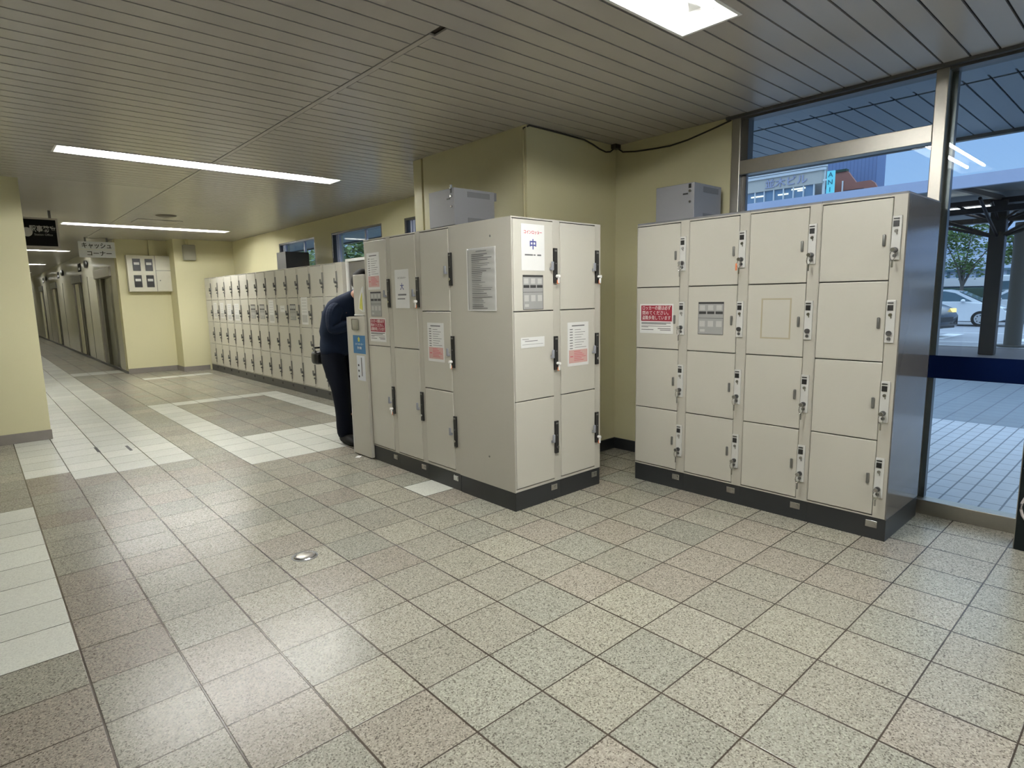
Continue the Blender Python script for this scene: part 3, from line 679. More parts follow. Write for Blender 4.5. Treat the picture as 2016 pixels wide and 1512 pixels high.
# ---------------------------------------------------------------- control boxes on top of lockers
def control_box(label, loc, rz, w_, d_, h_, lift, mirror=False, dark=False):
    r = root('control_box', label, 'metal box', loc, rz, 'metal boxes lying on top of the lockers')
    bm_ = M['darkbox'] if dark else M['greybox']
    MB().box(0, 0, lift, w_, d_, lift + h_, bev=0.003).build('case', bm_, r)
    MB().box(0.02, 0.03, 0, 0.05, d_ - 0.03, lift).box(w_ - 0.05, 0.03, 0, w_ - 0.02, d_ - 0.03, lift).build('foot_rail', M['greybox2'], r)
    if not dark:
        MB().cyl((w_ - 0.03, -0.012, lift + h_ * 0.78), (w_ - 0.03, 0, lift + h_ * 0.78), 0.009, n=14).cyl((w_ - 0.03, -0.010, lift + h_ * 0.50), (w_ - 0.03, 0, lift + h_ * 0.50), 0.008, n=14).build('lock_knob', M['chrome'], r, smooth=True)
        MB().box(w_ - 0.045, -0.002, lift + h_ * 0.86, w_ - 0.025, 0, lift + h_ * 0.97).box(w_ - 0.09, -0.002, lift + h_ * 0.70, w_ - 0.05, 0, lift + h_ * 0.74).build('slot', M['black'], r)
        MB().box(w_, d_ * 0.32, lift + h_ * 0.78, w_ + 0.002, d_ * 0.88, lift + h_ * 0.93).box(w_, d_ * 0.32, lift + h_ * 0.04, w_ + 0.002, d_ * 0.9, lift + h_ * 0.22).build('side_vent', M['greybox2'], r)
    return r
c1 = control_box('light grey control box on the middle locker block', (1.00, 2.49, 1.906), RW, 0.32, 0.38, 0.262, 0.030)
MB().box(0.285, -0.012, 0.285, 0.30, 0.0, 0.312).build('latch', M['chrome'], c1)
MB().box(0.25, 0.38, 0.23, 0.31, 0.41, 0.29).build('rear_plug', M['greybox2'], c1)
c2 = control_box('light grey control box on the window-side lockers', (2.20, 1.278, 1.918), RW, 0.318, 0.37, 0.262, 0.006)
MB().box(0.20, -0.002, 0.006, 0.29, 0, 0.022).build('label_strip', M['paper'], c2)
b = MB(); pts = [(0.37 + 0.0, 0.0), (0.37 + 0.09, 0.0), (0.37 + 0.085, 0.05), (0.37 + 0.06, 0.10), (0.37 + 0.03, 0.125), (0.37, 0.13)]
o = MB().prism([(p[0], p[1]) for p in pts], 'x', 0.10, 0.26).build('rear_bundle', M['darkbox'], c2); o.location = (0, 0, 0.006)
c3 = control_box('dark grey box on the long locker row in front of the far high window', (2.10, 8.44, 1.906), RW, 0.36, 0.38, 0.262, 0.012, dark=True)
MB().box(0.0, -0.003, 0.012, 0.36, 0.0, 0.274).build('front_cover', M['greybox'], c3)
# ---------------------------------------------------------------- locker control terminal
r = root('locker_terminal', 'narrow beige locker terminal with blue sticker at the end of the block', 'terminal', (0.830, 3.60, 0), RW)
TW, TD = 0.318, 0.42
MB().prism([(0.0, 0.012), (TW, 0.012), (TW, 1.27), (0.03, 1.262), (0.0, 1.245)], 'y', 0.0, TD).build('body', M['locker'], r)
MB().box(-0.006, -0.004, 0.01, 0.006, TD, 1.258, bev=0.004).build('edge_strip', M['white_plate'], r)
MB().box(0.122, 0.012, 1.27, TW, TD, 1.625, bev=0.006).build('head', M['door'], r)
MB().box(0.13, 0.004, 1.270, 0.30, 0.03, 1.284, bev=0.004).build('shelf_lip', M['white_plate'], r)
MB().prism([(0.225, 1.33), (0.31, 1.30), (0.31, 1.52), (0.29, 1.50), (0.245, 1.42)], 'y', 0.0, 0.012).build('swirl_plate', M['paper'], r)
MB().prism([(0.245, 1.335), (0.30, 1.32), (0.30, 1.47), (0.265, 1.41)], 'y', -0.002, 0.0).build('yellow_patch', M['yellow'], r)
MB().box(0.10, -0.010, 1.145, 0.205, 0.0, 1.245, bev=0.012).build('coin_return', M['speaker'], r, smooth=True)
s_ = MB().box(0.095, -0.0015, 0.940, 0.312, 0.0, 1.100).build('blue_sticker', M['blue'], r)
text('lettering', 'コインロッカー', 0.022, (0.205, -0.002, 1.022), M['paper'], s_, ext=0.0003)
text('lettering', '受付機', 0.026, (0.205, -0.002, 0.988), M['paper'], s_, ext=0.0003)
MB().box(0.187, -0.0022, 1.045, 0.217, -0.0015, 1.072).prism([(0.180, 1.068), (0.224, 1.068), (0.202, 1.090)], 'y', -0.0022, -0.0015).build('arrow_mark', M['yellow'], s_)
s_ = MB().box(0.145, -0.0015, 0.700, 0.290, 0.0, 0.922).build('paper_label', M['signwhite'], r)
MB().cyl((0.175, -0.003, 0.835), (0.175, -0.0015, 0.835), 0.010, n=14).cyl((0.175, -0.003, 0.785), (0.175, -0.0015, 0.785), 0.010, n=14).cyl((0.175, -0.003, 0.735), (0.175, -0.0015, 0.735), 0.010, n=14).build('dots', M['blackink'], s_)
MB().box(0.222, -0.002, 0.74, 0.238, -0.0015, 0.905).build('print_lines', M['ink'], s_)
MB().box(0.05, TD - 0.001, 0.95, TW - 0.04, TD + 0.004, 1.2).build('rear_plate', M['white_plate'], r)
o = MB().box(-0.03, -0.02, 0.0, 0.03, 0.02, 0.003).build('paper_scrap', M['paper']); o.location = (0.79, 3.45, 0.0); o.rotation_euler = (0, 0, 0.7)
tag(o, 'small white paper scrap on the floor at the terminal foot', 'paper')
# change machine beyond the row
r = root('change_machine', 'grey-framed machine with shiny recessed panel at the near end of the long row', 'machine', (2.02, 5.93, 0), RW)
MB().box(0, 0.03, 0, 0.66, 0.6, 1.935).box(0, 0, 0, 0.045, 0.03, 1.935).box(0.615, 0, 0, 0.66, 0.03, 1.935).box(0.045, 0, 1.90, 0.615, 0.03, 1.935).box(0.045, 0, 0, 0.615, 0.03, 0.9).build('cabinet', M['white_plate'], r)
MB().box(0.045, 0.022, 0.9, 0.615, 0.029, 1.90).build('glossy_panel', M['sidepanel'], r)
MB().box(0.13, 0.004, 1.15, 0.52, 0.021, 1.62, bev=0.006).build('paper_holder', M['signwhite'], r)
# ---------------------------------------------------------------- cable, conduit, floor fittings
b = MB().tube([(1.570, 2.04, 2.62), (1.562, 2.03, 2.665), (1.60, 2.0, 2.684), (1.64, 2.0, 2.684), (1.9, 2.0, 2.682), (2.22, 2.0, 2.676), (2.33, 2.0, 2.655), (2.414, 2.0, 2.632), (2.50, 2.0, 2.618), (2.56, 2.0, 2.628), (2.60, 2.0, 2.655)], 0.0065, 8)
b.tube([(2.63, 1.98, 2.665), (2.642, 1.93, 2.625), (2.642, 1.80, 2.606), (2.642, 1.60, 2.592), (2.642, 1.46, 2.586), (2.642, 1.30, 2.600), (2.642, 1.19, 2.619), (2.642, 1.05, 2.645), (2.642, 0.94, 2.668)], 0.0065, 8)
b.box(2.575, 1.955, 2.655, 2.645, 2.005, 2.69)
tag(b.build('ceiling_cable', M['cable'], smooth=True), 'thin dark cable drooping along the top of the yellow walls', 'cable')
b = MB().tube([(1.564, 2.035, 1.7), (1.564, 2.035, 2.2), (1.564, 2.035, 2.655)], 0.008, 10)
tag(b.build('wall_conduit', M['conduit'], smooth=True), 'yellow-painted vertical conduit on the corner of the yellow pier', 'conduit')
b = MB().cyl((0, 0, 0.0), (0, 0, 0.007), 0.062, 0.055, n=40)
o = b.build('floor_cap', M['chrome'], smooth=True); o.location = (-0.447, 1.727, 0)
MB().cyl((0, 0, 0.0068), (0, 0, 0.010), 0.046, 0.040, n=40).build('raised_disc', M['steel'], o, smooth=True)
MB().cyl((0, 0, 0.0), (0, 0, 0.002), 0.070, n=40).build('seal_ring', M['darksteel'], o)
tag(o, 'round metal cleanout cap set in the floor tiles', 'floor cap')
for k, (x, y) in enumerate(((-0.905, 5.56), (-0.665, 5.40))):
    o = MB().box(-0.012, -0.13, 0, 0.012, 0.13, 0.002).build('joint_patch', M['blackink']); o.location = (x, y + 0.02, 0.0)
    tag(o, 'short dark filler strip in a floor joint, ' + ('nearer the left wall' if k == 0 else 'nearer the lockers'), 'floor strip', 'dark filler strips in the floor')
# ---------------------------------------------------------------- meter cabinet, speaker
r = root('meter_cabinet', 'cream wall cabinet with four dark meter windows and two blank doors', 'cabinet', (0.735, 12.68, 1.655), 0)
MB().box(0, 0.0, 0, 0.875, 0.13, 0.72, bev=0.004).build('case', M['meter'], r)
for i in range(2):
    for j in range(2):
        f = MB().box(0.10 + i * 0.215, -0.008, 0.085 + j * 0.325, 0.235 + i * 0.215, 0, 0.325 + j * 0.325, bev=0.003).build('meter_window', M['black'], r)
        MB().box(0.12 + i * 0.215, -0.010, 0.205 + j * 0.325, 0.215 + i * 0.215, -0.008, 0.255 + j * 0.325).build('meter_label', M['white_plate'], f)
d = MB().box(0.500, -0.006, 0.425, 0.868, 0, 0.712, bev=0.003).build('door', M['meter'], r)
d = MB().box(0.500, -0.006, 0.012, 0.868, 0, 0.415, bev=0.003).build('door', M['meter'], r)
MB().box(0.492, -0.0035, 0.0, 0.499, 0.0, 0.72).box(0.499, -0.0035, 0.416, 0.872, 0.0, 0.424).build('door_gap', M['metalhandle'], r)
MB().cyl((0.56, -0.012, 0.22), (0.56, -0.006, 0.22), 0.012, n=12).build('handle', M['metalhandle'], d)
MB().box(0.42, 0.06, 0.72, 0.53, 0.14, 1.032).build('trunking', M['wall'], r)
r = root('wall_speaker', 'olive grey box speaker high on the yellow wall beside the meter cabinet', 'speaker', (1.655, 12.19, 2.27), 0)
MB().box(0, 0, 0, 0.235, 0.10, 0.31, bev=0.02).build('case', M['speaker'], r, smooth=True)
MB().box(0.06, 0.05, 0.31, 0.12, 0.10, 0.42).build('bracket', M['conduit'], r)
# ---------------------------------------------------------------- corridor shop fronts and signs
b = MB(); b.box(0.59, 13.05, 2.17, 0.75, 40.8, CZ)
segs = [(12.83, 13.6), (15.7, 17.95), (19.9, 24.0), (25.8, 29.0), (30.6, 34.2), (35.8, 40.8)]
for y0, y1 in segs: b.box(0.59, max(y0, 13.05), 0, 0.75, y1, 2.17)
struct(b.build('wall_shopfront', M['facade']))
MB_ = MB().box(0.575, 12.815, 0, 0.592, 40.8, 0.05); struct(MB_.build('baseboard_shopfront', M['grey_plinth']))
for i, (y0, y1) in enumerate([(13.6, 15.7), (17.95, 19.9), (24.0, 25.8), (29.0, 30.6), (34.2, 35.8)]):
    d = struct(MB().box(0.70, y0, 0, 0.74, y1, 2.17).build('door_%d' % (i + 1), M['facade2']))
    MB().box(0.555, y0, 2.0, 0.70, y1, 2.19, bev=0.003).build('lintel', M['steel'] if i == 0 else M['darksteel'], d)
    MB().box(0.60, y0, 0, 0.70, y0 + 0.06, 2.0).box(0.60, y1 - 0.06, 0, 0.70, y1, 2.0).build('jamb', M['steel'], d)
    MB().box(0.66, y0 + 0.35, 0.02, 0.695, y0 + 0.75, 2.0).build('dark_leaf', M['facade3'], d)
    if i: MB().box(0.60, y0 + 1.0, 0.05, 0.62, y0 + 1.55, 1.98).build('cream_leaf', M['cream'], d)
    MB().box(0.57, y0 + 0.25, 2.06, 0.60, y0 + 0.45, 2.13, bev=0.01).build('door_sensor', M['black'], d)
    MB().box(0.635, y0 + 1.7 if i == 0 else y0 + 0.8, 0.0, 0.70, y0 + 1.95 if i == 0 else y0 + 0.9, 2.0).build('mullion', M['facade3'], d)
for i, (yy, pos) in enumerate(((16.74, 'first'), (21.8, 'second'), (27.1, 'third'))):
    o = MB().sph((0, 0, 0), 0.09, (0.5, 2.2, 1.1)).build('camera_dome', M['black'], smooth=True); o.location = (0.56, yy, 2.40)
    tag(o, 'dark oval camera dome above the corridor shopfront, %s from the corner' % pos, 'camera', 'dark domes above the corridor shopfront')
    o = MB().box(-0.004, -0.25, -0.10, 0.004, 0.25, 0.10).build('door_sign', M['signblack']); o.location = (0.584, yy + 1.35, 2.38)
    MB().box(-0.006, -0.15, -0.06, -0.004, 0.15, 0.0).build('sign_text_block', M['signwhite'], o)
    tag(o, 'small dark sign plate above the corridor shopfront, %s from the corner' % pos, 'sign', 'small plates above the corridor shopfront')
for yy, ym in ((16.98, 0), (22.4, 1), (27.6, 2)):
    struct(MB().box(0.583, yy - 0.03, 0.05, 0.59, yy + 0.03, 2.1).build('trim_%d' % (ym + 2), M['facade3']))
r = root('cash_corner_sign', 'white two-line hanging sign with black katakana above the first booth', 'sign', (-0.012, 12.72, 2.315), 0)
MB().box(0, 0, 0, 0.583, 0.07, 0.295).build('case', M['signwhite'], r)
MB().box(0, -0.003, 0.145, 0.583, 0, 0.150).box(0.583, -0.004, 0, 0.592, 0.07, 0.295).build('edge_strip', M['cream'], r)
text('lettering', 'キャッシュ', 0.115, (0.29, -0.003, 0.215), M['blackink'], r, ext=0.001, sx=0.86, bold=0.002)
text('lettering', 'コーナー', 0.105, (0.32, -0.003, 0.068), M['blackink'], r, ext=0.001, bold=0.002)
MB().box(0.1, 0.02, 0.295, 0.13, 0.05, 0.375).box(0.45, 0.02, 0.295, 0.48, 0.05, 0.375).build('hanger', M['darksteel'], r)
r = root('station_office_sign', 'black hanging sign with grey lettering beyond the left wall', 'sign', (-1.17, 9.0, 2.205), 0)
MB().box(0, 0, -0.015, 0.515, 0.06, 0.38).build('frame', M['ceil'], r)
MB().box(0.015, -0.003, 0.005, 0.490, 0, 0.355).build('sign_face', M['signblack'], r)
text('lettering', '駅事務室', 0.092, (0.345, -0.004, 0.225), M['plate_light'], r, ext=0.001, sx=0.80, bold=0.0015)
text('lettering', 'Station Office', 0.038, (0.345, -0.004, 0.155), M['plate_grey'], r, ext=0.001, sx=0.95)
MB().cyl((0.17, -0.005, 0.185), (0.17, -0.003, 0.185), 0.06, n=24).build('disc_mark', M['plate_light'], r)
MB().box(0.1, 0.02, 0.38, 0.13, 0.05, 0.485).box(0.42, 0.02, 0.38, 0.45, 0.05, 0.485).build('hanger', M['darksteel'], r)
# ---------------------------------------------------------------- standing black board by the glass
r = root('standing_board', 'black standing board with pale curling line drawing at the right edge', 'board', (2.395, -0.925, 0), RW)
MB().box(0, 0.0, 0.0, 0.60, 0.025, 1.15, bev=0.003).build('panel', M['board'], r)
def curl(cx, cz, r0, r1, turns, ph, n=40):
    return [(cx + (r0 + (r1 - r0) * t / n) * math.cos(ph + 2 * PI * turns * t / n), -0.003, cz + (r0 + (r1 - r0) * t / n) * math.sin(ph + 2 * PI * turns * t / n)) for t in range(n + 1)]
b = MB()
b.tube(curl(0.125, 0.235, 0.115, 0.02, 1.9, 2.6), 0.007, 6)
b.tube([(0.01, -0.003, 0.46), (0.04, -0.003, 0.455), (0.055, -0.003, 0.43), (0.05, -0.003, 0.40), (0.065, -0.003, 0.37), (0.10, -0.003, 0.33), (0.14, -0.003, 0.34)], 0.007, 6)
b.tube([(0.02, -0.003, 0.44), (0.035, -0.003, 0.40), (0.04, -0.003, 0.36), (0.06, -0.003, 0.31), (0.09, -0.003, 0.29)], 0.006, 6)
b.tube(curl(0.42, 0.35, 0.10, 0.02, -1.6, 0.5), 0.007, 6); b.tube(curl(0.38, 0.75, 0.14, 0.03, 1.7, 3.4), 0.007, 6)
b.tube([(0.06, -0.003, 0.07), (0.09, -0.003, 0.085), (0.10, -0.003, 0.06), (0.075, -0.003, 0.045), (0.12, -0.003, 0.04), (0.17, -0.003, 0.06)], 0.006, 6)
b.build('line_drawing', M['chalk'], r, smooth=True)
MB().box(0.03, 0.025, 0, 0.07, 0.20, 0.03).box(0.53, 0.025, 0, 0.57, 0.20, 0.03).build('foot', M['darksteel'], r)
MB().box(-0.006, 0.02, 0, 0.0, 0.03, 1.15).build('edge_trim', M['steel'], r)
o = MB().tube([(2.60, -0.955, 0.72), (2.60, -0.93, 0.78), (2.60, -0.90, 0.80), (2.60, -0.885, 0.83)], 0.006, 8).build('door_hook', M['darksteel'], smooth=True)
tag(o, 'small bent dark hook on the glass behind the black board', 'hook')

# ---------------------------------------------------------------- person at the terminal
PX = 1.05
def ell(c, t, a, bb, n=20):
    """ellipse ring around centre c, normal t; a = half width along x, bb = half depth."""
    c = Vector(c); t = Vector(t).normalized(); u = Vector((1, 0, 0)); v = t.cross(u).normalized()
    return [c + u * a * math.cos(2 * PI * k / n) + v * bb * math.sin(2 * PI * k / n) for k in range(n)]
def ringloft(spec, n=20):
    cs = [Vector(s[0]) for s in spec]; out = []
    for i, s in enumerate(spec):
        t = cs[min(i + 1, len(cs) - 1)] - cs[max(i - 1, 0)]
        out.append(ell(s[0], t, s[1], s[2], n))
    return out
def smoothed(o, lv=1):
    mdf = o.modifiers.new('smooth', 'SUBSURF'); mdf.levels = lv; mdf.render_levels = lv
    for p in o.data.polygons: p.use_smooth = True
    return o
# joints (world metres); he stands side-on, bending toward the terminal (-y)
HIP = (PX, 4.24, 0.93); CH = (PX, 4.02, 1.27); NK = (PX + .01, 3.84, 1.45); HD = (PX + .02, 3.72, 1.545)
pers = root('person', 'person in navy jacket and dark trousers bending over the locker terminal', 'person', (PX, 4.15, 0), 0)
def L(p): return (p[0] - PX, p[1] - 4.15, p[2])
def skin_body(name, verts, edges, material, parent, lv=2, rootv=0):
    me = bpy.data.meshes.new(name); me.from_pydata([L(v[0]) for v in verts], edges, [])
    o = link(name, me, material, parent)
    o.modifiers.new('skin', 'SKIN'); me.skin_vertices or None
    if not me.skin_vertices:
        pass
    sv = me.skin_vertices[0].data
    for i, v in enumerate(verts):
        sv[i].radius = v[1] if isinstance(v[1], tuple) else (v[1], v[1]); sv[i].use_root = (i == rootv)
    s = o.modifiers.new('sub', 'SUBSURF'); s.levels = lv; s.render_levels = lv
    for p in me.polygons: p.use_smooth = True
    return o
V = [(HIP, 0.12), ((PX, 4.16, 1.10), 0.115), (CH, 0.13), (NK, 0.06), ((PX + .015, 3.79, 1.49), 0.055)]
Eg = [(0, 1), (1, 2), (2, 3), (3, 4)]
def add(p, rr, par): V.append((p, rr)); Eg.append((par, len(V) - 1)); return len(V) - 1
for s, ky, fy, hz in ((-1, 4.04, 3.97, 0.0), (1, 4.14, 4.30, 0.0)):
    a = add((PX + s * 0.09, HIP[1] - .01, 0.88), 0.085, 0); k = add((PX + s * 0.10, ky, 0.50), 0.055, a); an = add((PX + s * 0.10, fy + 0.03, 0.10), 0.036, k)
    add((PX + s * 0.10, fy - 0.12, 0.045), 0.032, an)
hands = []
for s, hx_, hy_, hz_ in ((-1, 0.98, 3.715, 1.20), (1, 1.16, 3.715, 1.16)):
    sh = add((PX + s * 0.17, 3.93, 1.36), 0.042, 2); el = add((PX + s * 0.208, 3.925, 1.125), 0.024, sh); wr = add((hx_, hy_ + 0.05, hz_), 0.025, el)
    pm = add((hx_, hy_, hz_ + 0.005), (0.036, 0.016), wr); hands.append((s, hx_, hy_, hz_, pm))
    for f in range(4):
        x0 = hx_ + (f - 1.5) * 0.020; ln = (0.065, 0.078, 0.072, 0.056)[f]
        k1 = add((x0, hy_ - 0.035, hz_ + 0.006), 0.0095, pm); k2 = add((x0 + (f - 1.5) * 0.002, hy_ - 0.035 - ln * 0.5, hz_ + 0.004), 0.0085, k1); add((x0 + (f - 1.5) * 0.003, hy_ - 0.035 - ln * 0.85, hz_ - 0.018), 0.0075, k2)
    th = add((hx_ - s * 0.036, hy_ + 0.005, hz_ - 0.004), 0.011, pm); add((hx_ - s * 0.052, hy_ - 0.035, hz_ - 0.014), 0.009, th)
body = skin_body('body', V, Eg, M['skin'], pers)
# head: ellipsoid-derived with face
b = MB(); q = bmesh.ops.create_uvsphere(b.bm, u_segments=24, v_segments=18, radius=1)['verts']
tilt = Matrix.Rotation(-0.75, 3, 'X')      # face turned down toward the screen; face axis is -y
for v in q:
    x, y, z = v.co; y2 = y
    fz = z
    w1 = 0.078 * (1 - 0.22 * max(0, -fz)); d1 = 0.098 * (1 - 0.10 * max(0, -fz))
    if y < -0.75 and abs(x) < 0.25 and -0.25 < z < 0.1: y2 -= 0.22   # nose
    if y < -0.6 and 0.15 < abs(x) < 0.55 and 0.02 < z < 0.25: y2 += 0.10   # eye sockets
    if y < -0.7 and abs(x) < 0.35 and -0.50 < z < -0.38: y2 += 0.06        # mouth
    p = tilt.inverted() @ Vector((x * w1, y2 * d1, z * 0.118))
    v.co = p + Vector(L((PX + .02, 3.745, 1.575)))
hd = b.build('head', M['skin'], pers, smooth=True)
eb = MB()
for s in (-1, 1):
    p = tilt.inverted() @ Vector((s * 0.032, -0.083, 0.012)) + Vector(L((PX + .02, 3.745, 1.575))); eb.sph(p, 0.011)
eb.build('eyes', M['hair'], hd, smooth=True)
eb = MB()
for s in (-1, 1):
    p = tilt.inverted() @ Vector((s * 0.078, 0.005, -0.005)) + Vector(L((PX + .02, 3.745, 1.575))); eb.sph(p, 0.03, (0.35, 0.7, 1.0))
eb.build('ears', M['skin'], hd, smooth=True)
b = MB(); q = bmesh.ops.create_uvsphere(b.bm, u_segments=24, v_segments=18, radius=1)['verts']
dele = []
for v in q:
    x, y, z = v.co
    if z < -0.45 or (y < -0.62 and z < 0.50): dele.append(v); continue
    v.co = tilt.inverted() @ Vector((x * 0.092, y * 0.112, z * 0.131)) + Vector(L((PX + .02, 3.745, 1.575)))
bmesh.ops.delete(b.bm, geom=dele, context='VERTS')
hr = b.build('hair', M['hair'], pers, smooth=True); sm = hr.modifiers.new('s', 'SOLIDIFY'); sm.thickness = 0.012; sm.offset = -1
# jacket
spec = [((0, 4.20 - 4.15, 0.84), 0.205, 0.185), ((0, 4.21 - 4.15, 0.93), 0.210, 0.190), ((0, 4.205 - 4.15, 1.03), 0.205, 0.195), ((0, 4.17 - 4.15, 1.14), 0.210, 0.200), ((0, 4.09 - 4.15, 1.25), 0.220, 0.185), ((0, 4.00 - 4.15, 1.335), 0.225, 0.150), ((0, 3.915 - 4.15, 1.40), 0.175, 0.112), ((0.005, 3.86 - 4.15, 1.445), 0.085, 0.075), ((0.01, 3.83 - 4.15, 1.475), 0.070, 0.066)]
b = MB(); b.loft(ringloft(spec, 24)); jk = smoothed(b.build('jacket', M['jacket'], pers))
tex = bpy.data.textures.new('folds', 'CLOUDS'); tex.noise_scale = 0.16; tex.noise_depth = 1
dm = jk.modifiers.new('folds', 'DISPLACE'); dm.texture = tex; dm.strength = 0.035; dm.mid_level = 0.5; dm.texture_coords = 'LOCAL'
for s, hx_, hy_, hz_, pm in hands:
    SV = [((PX + s * 0.10, 3.945, 1.36), 0.085), ((PX + s * 0.19, 3.935, 1.30), 0.085), ((PX + s * 0.208, 3.925, 1.125), 0.074), (((PX + s * 0.208 + hx_) / 2, (3.925 + hy_ + 0.05) / 2, (1.125 + hz_) / 2), 0.062), ((hx_, hy_ + 0.045, hz_ + 0.002), 0.044)]
    skin_body('sleeve', SV, [(0, 1), (1, 2), (2, 3), (3, 4)], M['jacket'], jk)
# trousers
for s, ky, fy in ((-1, 4.04, 3.97), (1, 4.14, 4.30)):
    spec = [((s * 0.085, 4.22 - 4.15, 0.95), 0.105, 0.165), ((s * 0.092, 4.215 - 4.15, 0.84), 0.112, 0.165), ((s * 0.095, (ky + 4.22) / 2 - 4.15 + .0, 0.68), 0.102, 0.130), ((s * 0.10, ky - 4.15, 0.52), 0.082, 0.090), ((s * 0.10, (ky + fy) / 2 - 4.15 + 0.04, 0.36), 0.078, 0.088), ((s * 0.10, fy + 0.05 - 4.15, 0.17), 0.074, 0.090), ((s * 0.10, fy + 0.035 - 4.15, 0.045), 0.078, 0.102)]
    b = MB(); b.loft(ringloft(spec, 18)); tr = smoothed(b.build('trouser_leg', M['trousers'], pers))
    dm = tr.modifiers.new('folds', 'DISPLACE'); dm.texture = tex; dm.strength = 0.02; dm.mid_level = 0.5; dm.texture_coords = 'LOCAL'
    # shoe, toe toward -y
    x = s * 0.10; y = fy - 4.15
    spec = [((x, y + 0.13, 0.045), 0.034, 0.040), ((x, y + 0.07, 0.062), 0.052, 0.062), ((x, y - 0.01, 0.062), 0.056, 0.062), ((x, y - 0.09, 0.044), 0.056, 0.044), ((x, y - 0.15, 0.032), 0.044, 0.032), ((x, y - 0.185, 0.026), 0.022, 0.022)]
    b = MB(); b.loft(ringloft(spec, 16)); smoothed(b.build('shoe', M['shoe'], pers))
b = MB().box(-0.20, 4.37 - 4.15, 0.765, -0.02, 4.50 - 4.15, 0.90, bev=0.035, seg=3)
pk = b.build('hip_pouch', M['black'], pers, smooth=True)
MB().tube([(-0.20, 4.36 - 4.15, 0.90), (-0.17, 4.47 - 4.15, 0.93), (-0.06, 4.50 - 4.15, 0.93), (0.0, 4.42 - 4.15, 0.90)], 0.010, 8).build('strap', M['black'], pk, smooth=True)

# ================================================================= OUTDOORS
# soffit of the station eaves
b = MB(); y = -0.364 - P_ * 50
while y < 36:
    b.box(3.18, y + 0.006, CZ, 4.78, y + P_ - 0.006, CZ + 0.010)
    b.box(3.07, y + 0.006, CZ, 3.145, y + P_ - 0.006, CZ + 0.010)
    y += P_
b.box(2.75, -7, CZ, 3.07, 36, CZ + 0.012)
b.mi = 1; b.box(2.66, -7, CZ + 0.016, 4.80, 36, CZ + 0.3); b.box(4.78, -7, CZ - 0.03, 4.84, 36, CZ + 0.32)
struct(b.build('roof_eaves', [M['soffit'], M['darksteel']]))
struct(MB().box(2.7, -20, -0.05, 6.08, 40, -0.004).build('ground_pavers', M['paver']))
struct(MB().box(6.08, -20, -0.05, 11.2, 40, -0.004).build('ground_blocks', M['paver2']))
struct(MB().box(11.2, -20, -0.05, 16.2, 40, -0.004).build('ground_bus_bay', M['walk']))
struct(MB().box(16.2, -20, -0.13, 16.4, 40, 0.0).build('kerb', M['kerb']))
struct(MB().box(16.4, -30, -0.16, 120, 120, -0.12).build('road', M['road']))
b = MB()
for x0, x1, y0, y1 in ((17.0, 17.25, -20, 40), (18.0, 18.15, -20, 40), (19.4, 19.55, -20, 12), (23.8, 23.95, -20, 40), (31.5, 31.7, -20, 40)): b.box(x0, y0, -0.12, x1, y1, -0.116)
for k in range(12): b.box(20.4, -12 + k * 2.2, -0.12, 23.2, -11.55 + k * 2.2, -0.116)
struct(b.build('road_markings', M['paint']))
# bus shelter canopy
r = root('bus_shelter', 'dark steel bus shelter roof with pale fascia beyond the paving', 'bus shelter', (10.0, 0, 0), 0)
MB().box(0, -8, 2.955, 0.10, 9.0, 3.142).build('fascia', M['fascia'], r)
MB().prism([(0.10, 3.09), (4.4, 3.36), (8.6, 3.09), (8.6, 3.14), (4.4, 3.42), (0.10, 3.14)], 'y', -8, 9.0).build('roof_sheet', M['shelterroof'], r)
b = MB()
for yy in [-6.7 + 2.0 * k for k in range(8)]: b.prism([(0.10, 3.02), (4.4, 3.20), (8.6, 3.02), (8.6, 3.09), (4.4, 3.30), (0.10, 3.09)], 'y', yy - 0.04, yy + 0.04)
b.box(4.32, -8, 3.13, 4.50, 9.0, 3.24); b.box(3.2, -8, 2.86, 3.32, 9.0, 2.97); b.box(5.5, -8, 2.86, 5.62, 9.0, 2.97)
b.build('roof_beam', M['shelter'], r)
for py in (1.28, 7.3, -4.7):
    p = MB().box(4.26, py - 0.135, 0, 4.53, py + 0.135, 3.2, bev=0.02).build('post', M['shelter'], r)
    q = MB()
    for dx_, dy_ in ((1, 0), (-1, 0), (0, 1), (0, -1), (.7, .7), (-.7, .7), (.7, -.7), (-.7, -.7)):
        q.tube([(4.4 + dx_ * 0.12, py + dy_ * 0.12, 2.48), (4.4 + dx_ * 1.15, py + dy_ * 1.15, 2.80), (4.4 + dx_ * 1.9, py + dy_ * 1.9, 3.06)], 0.032, 8)
        q.tube([(4.4 + dx_ * 0.12, py + dy_ * 0.12, 2.80), (4.4 + dx_ * 0.9, py + dy_ * 0.9, 3.10)], 0.025, 8)
    q.build('brace', M['shelter'], p)
for y0, y1 in ((-0.25, 0.75), (1.02, 1.12), (1.45, 2.62), (2.9, 4.1), (5.0, 6.2), (7.6, 8.8)):
    if y1 - y0 > 0.3: MB().box(4.3, y0, 3.33 - 0.26, 4.4, y1, 3.37 - 0.26).build('tube_light', M['tube_out'], r)
o = MB().cyl((0, 0, 0), (0, 0, 2.92), 0.17, 0.165, n=28).cyl((0, 0, 0), (0, 0, 0.05), 0.33, n=28).build('round_post', M['concrete'], smooth=True); o.location = (16.85, 1.22, -0.004)
tag(o, 'thick grey round post with flared foot beyond the shelter', 'post')
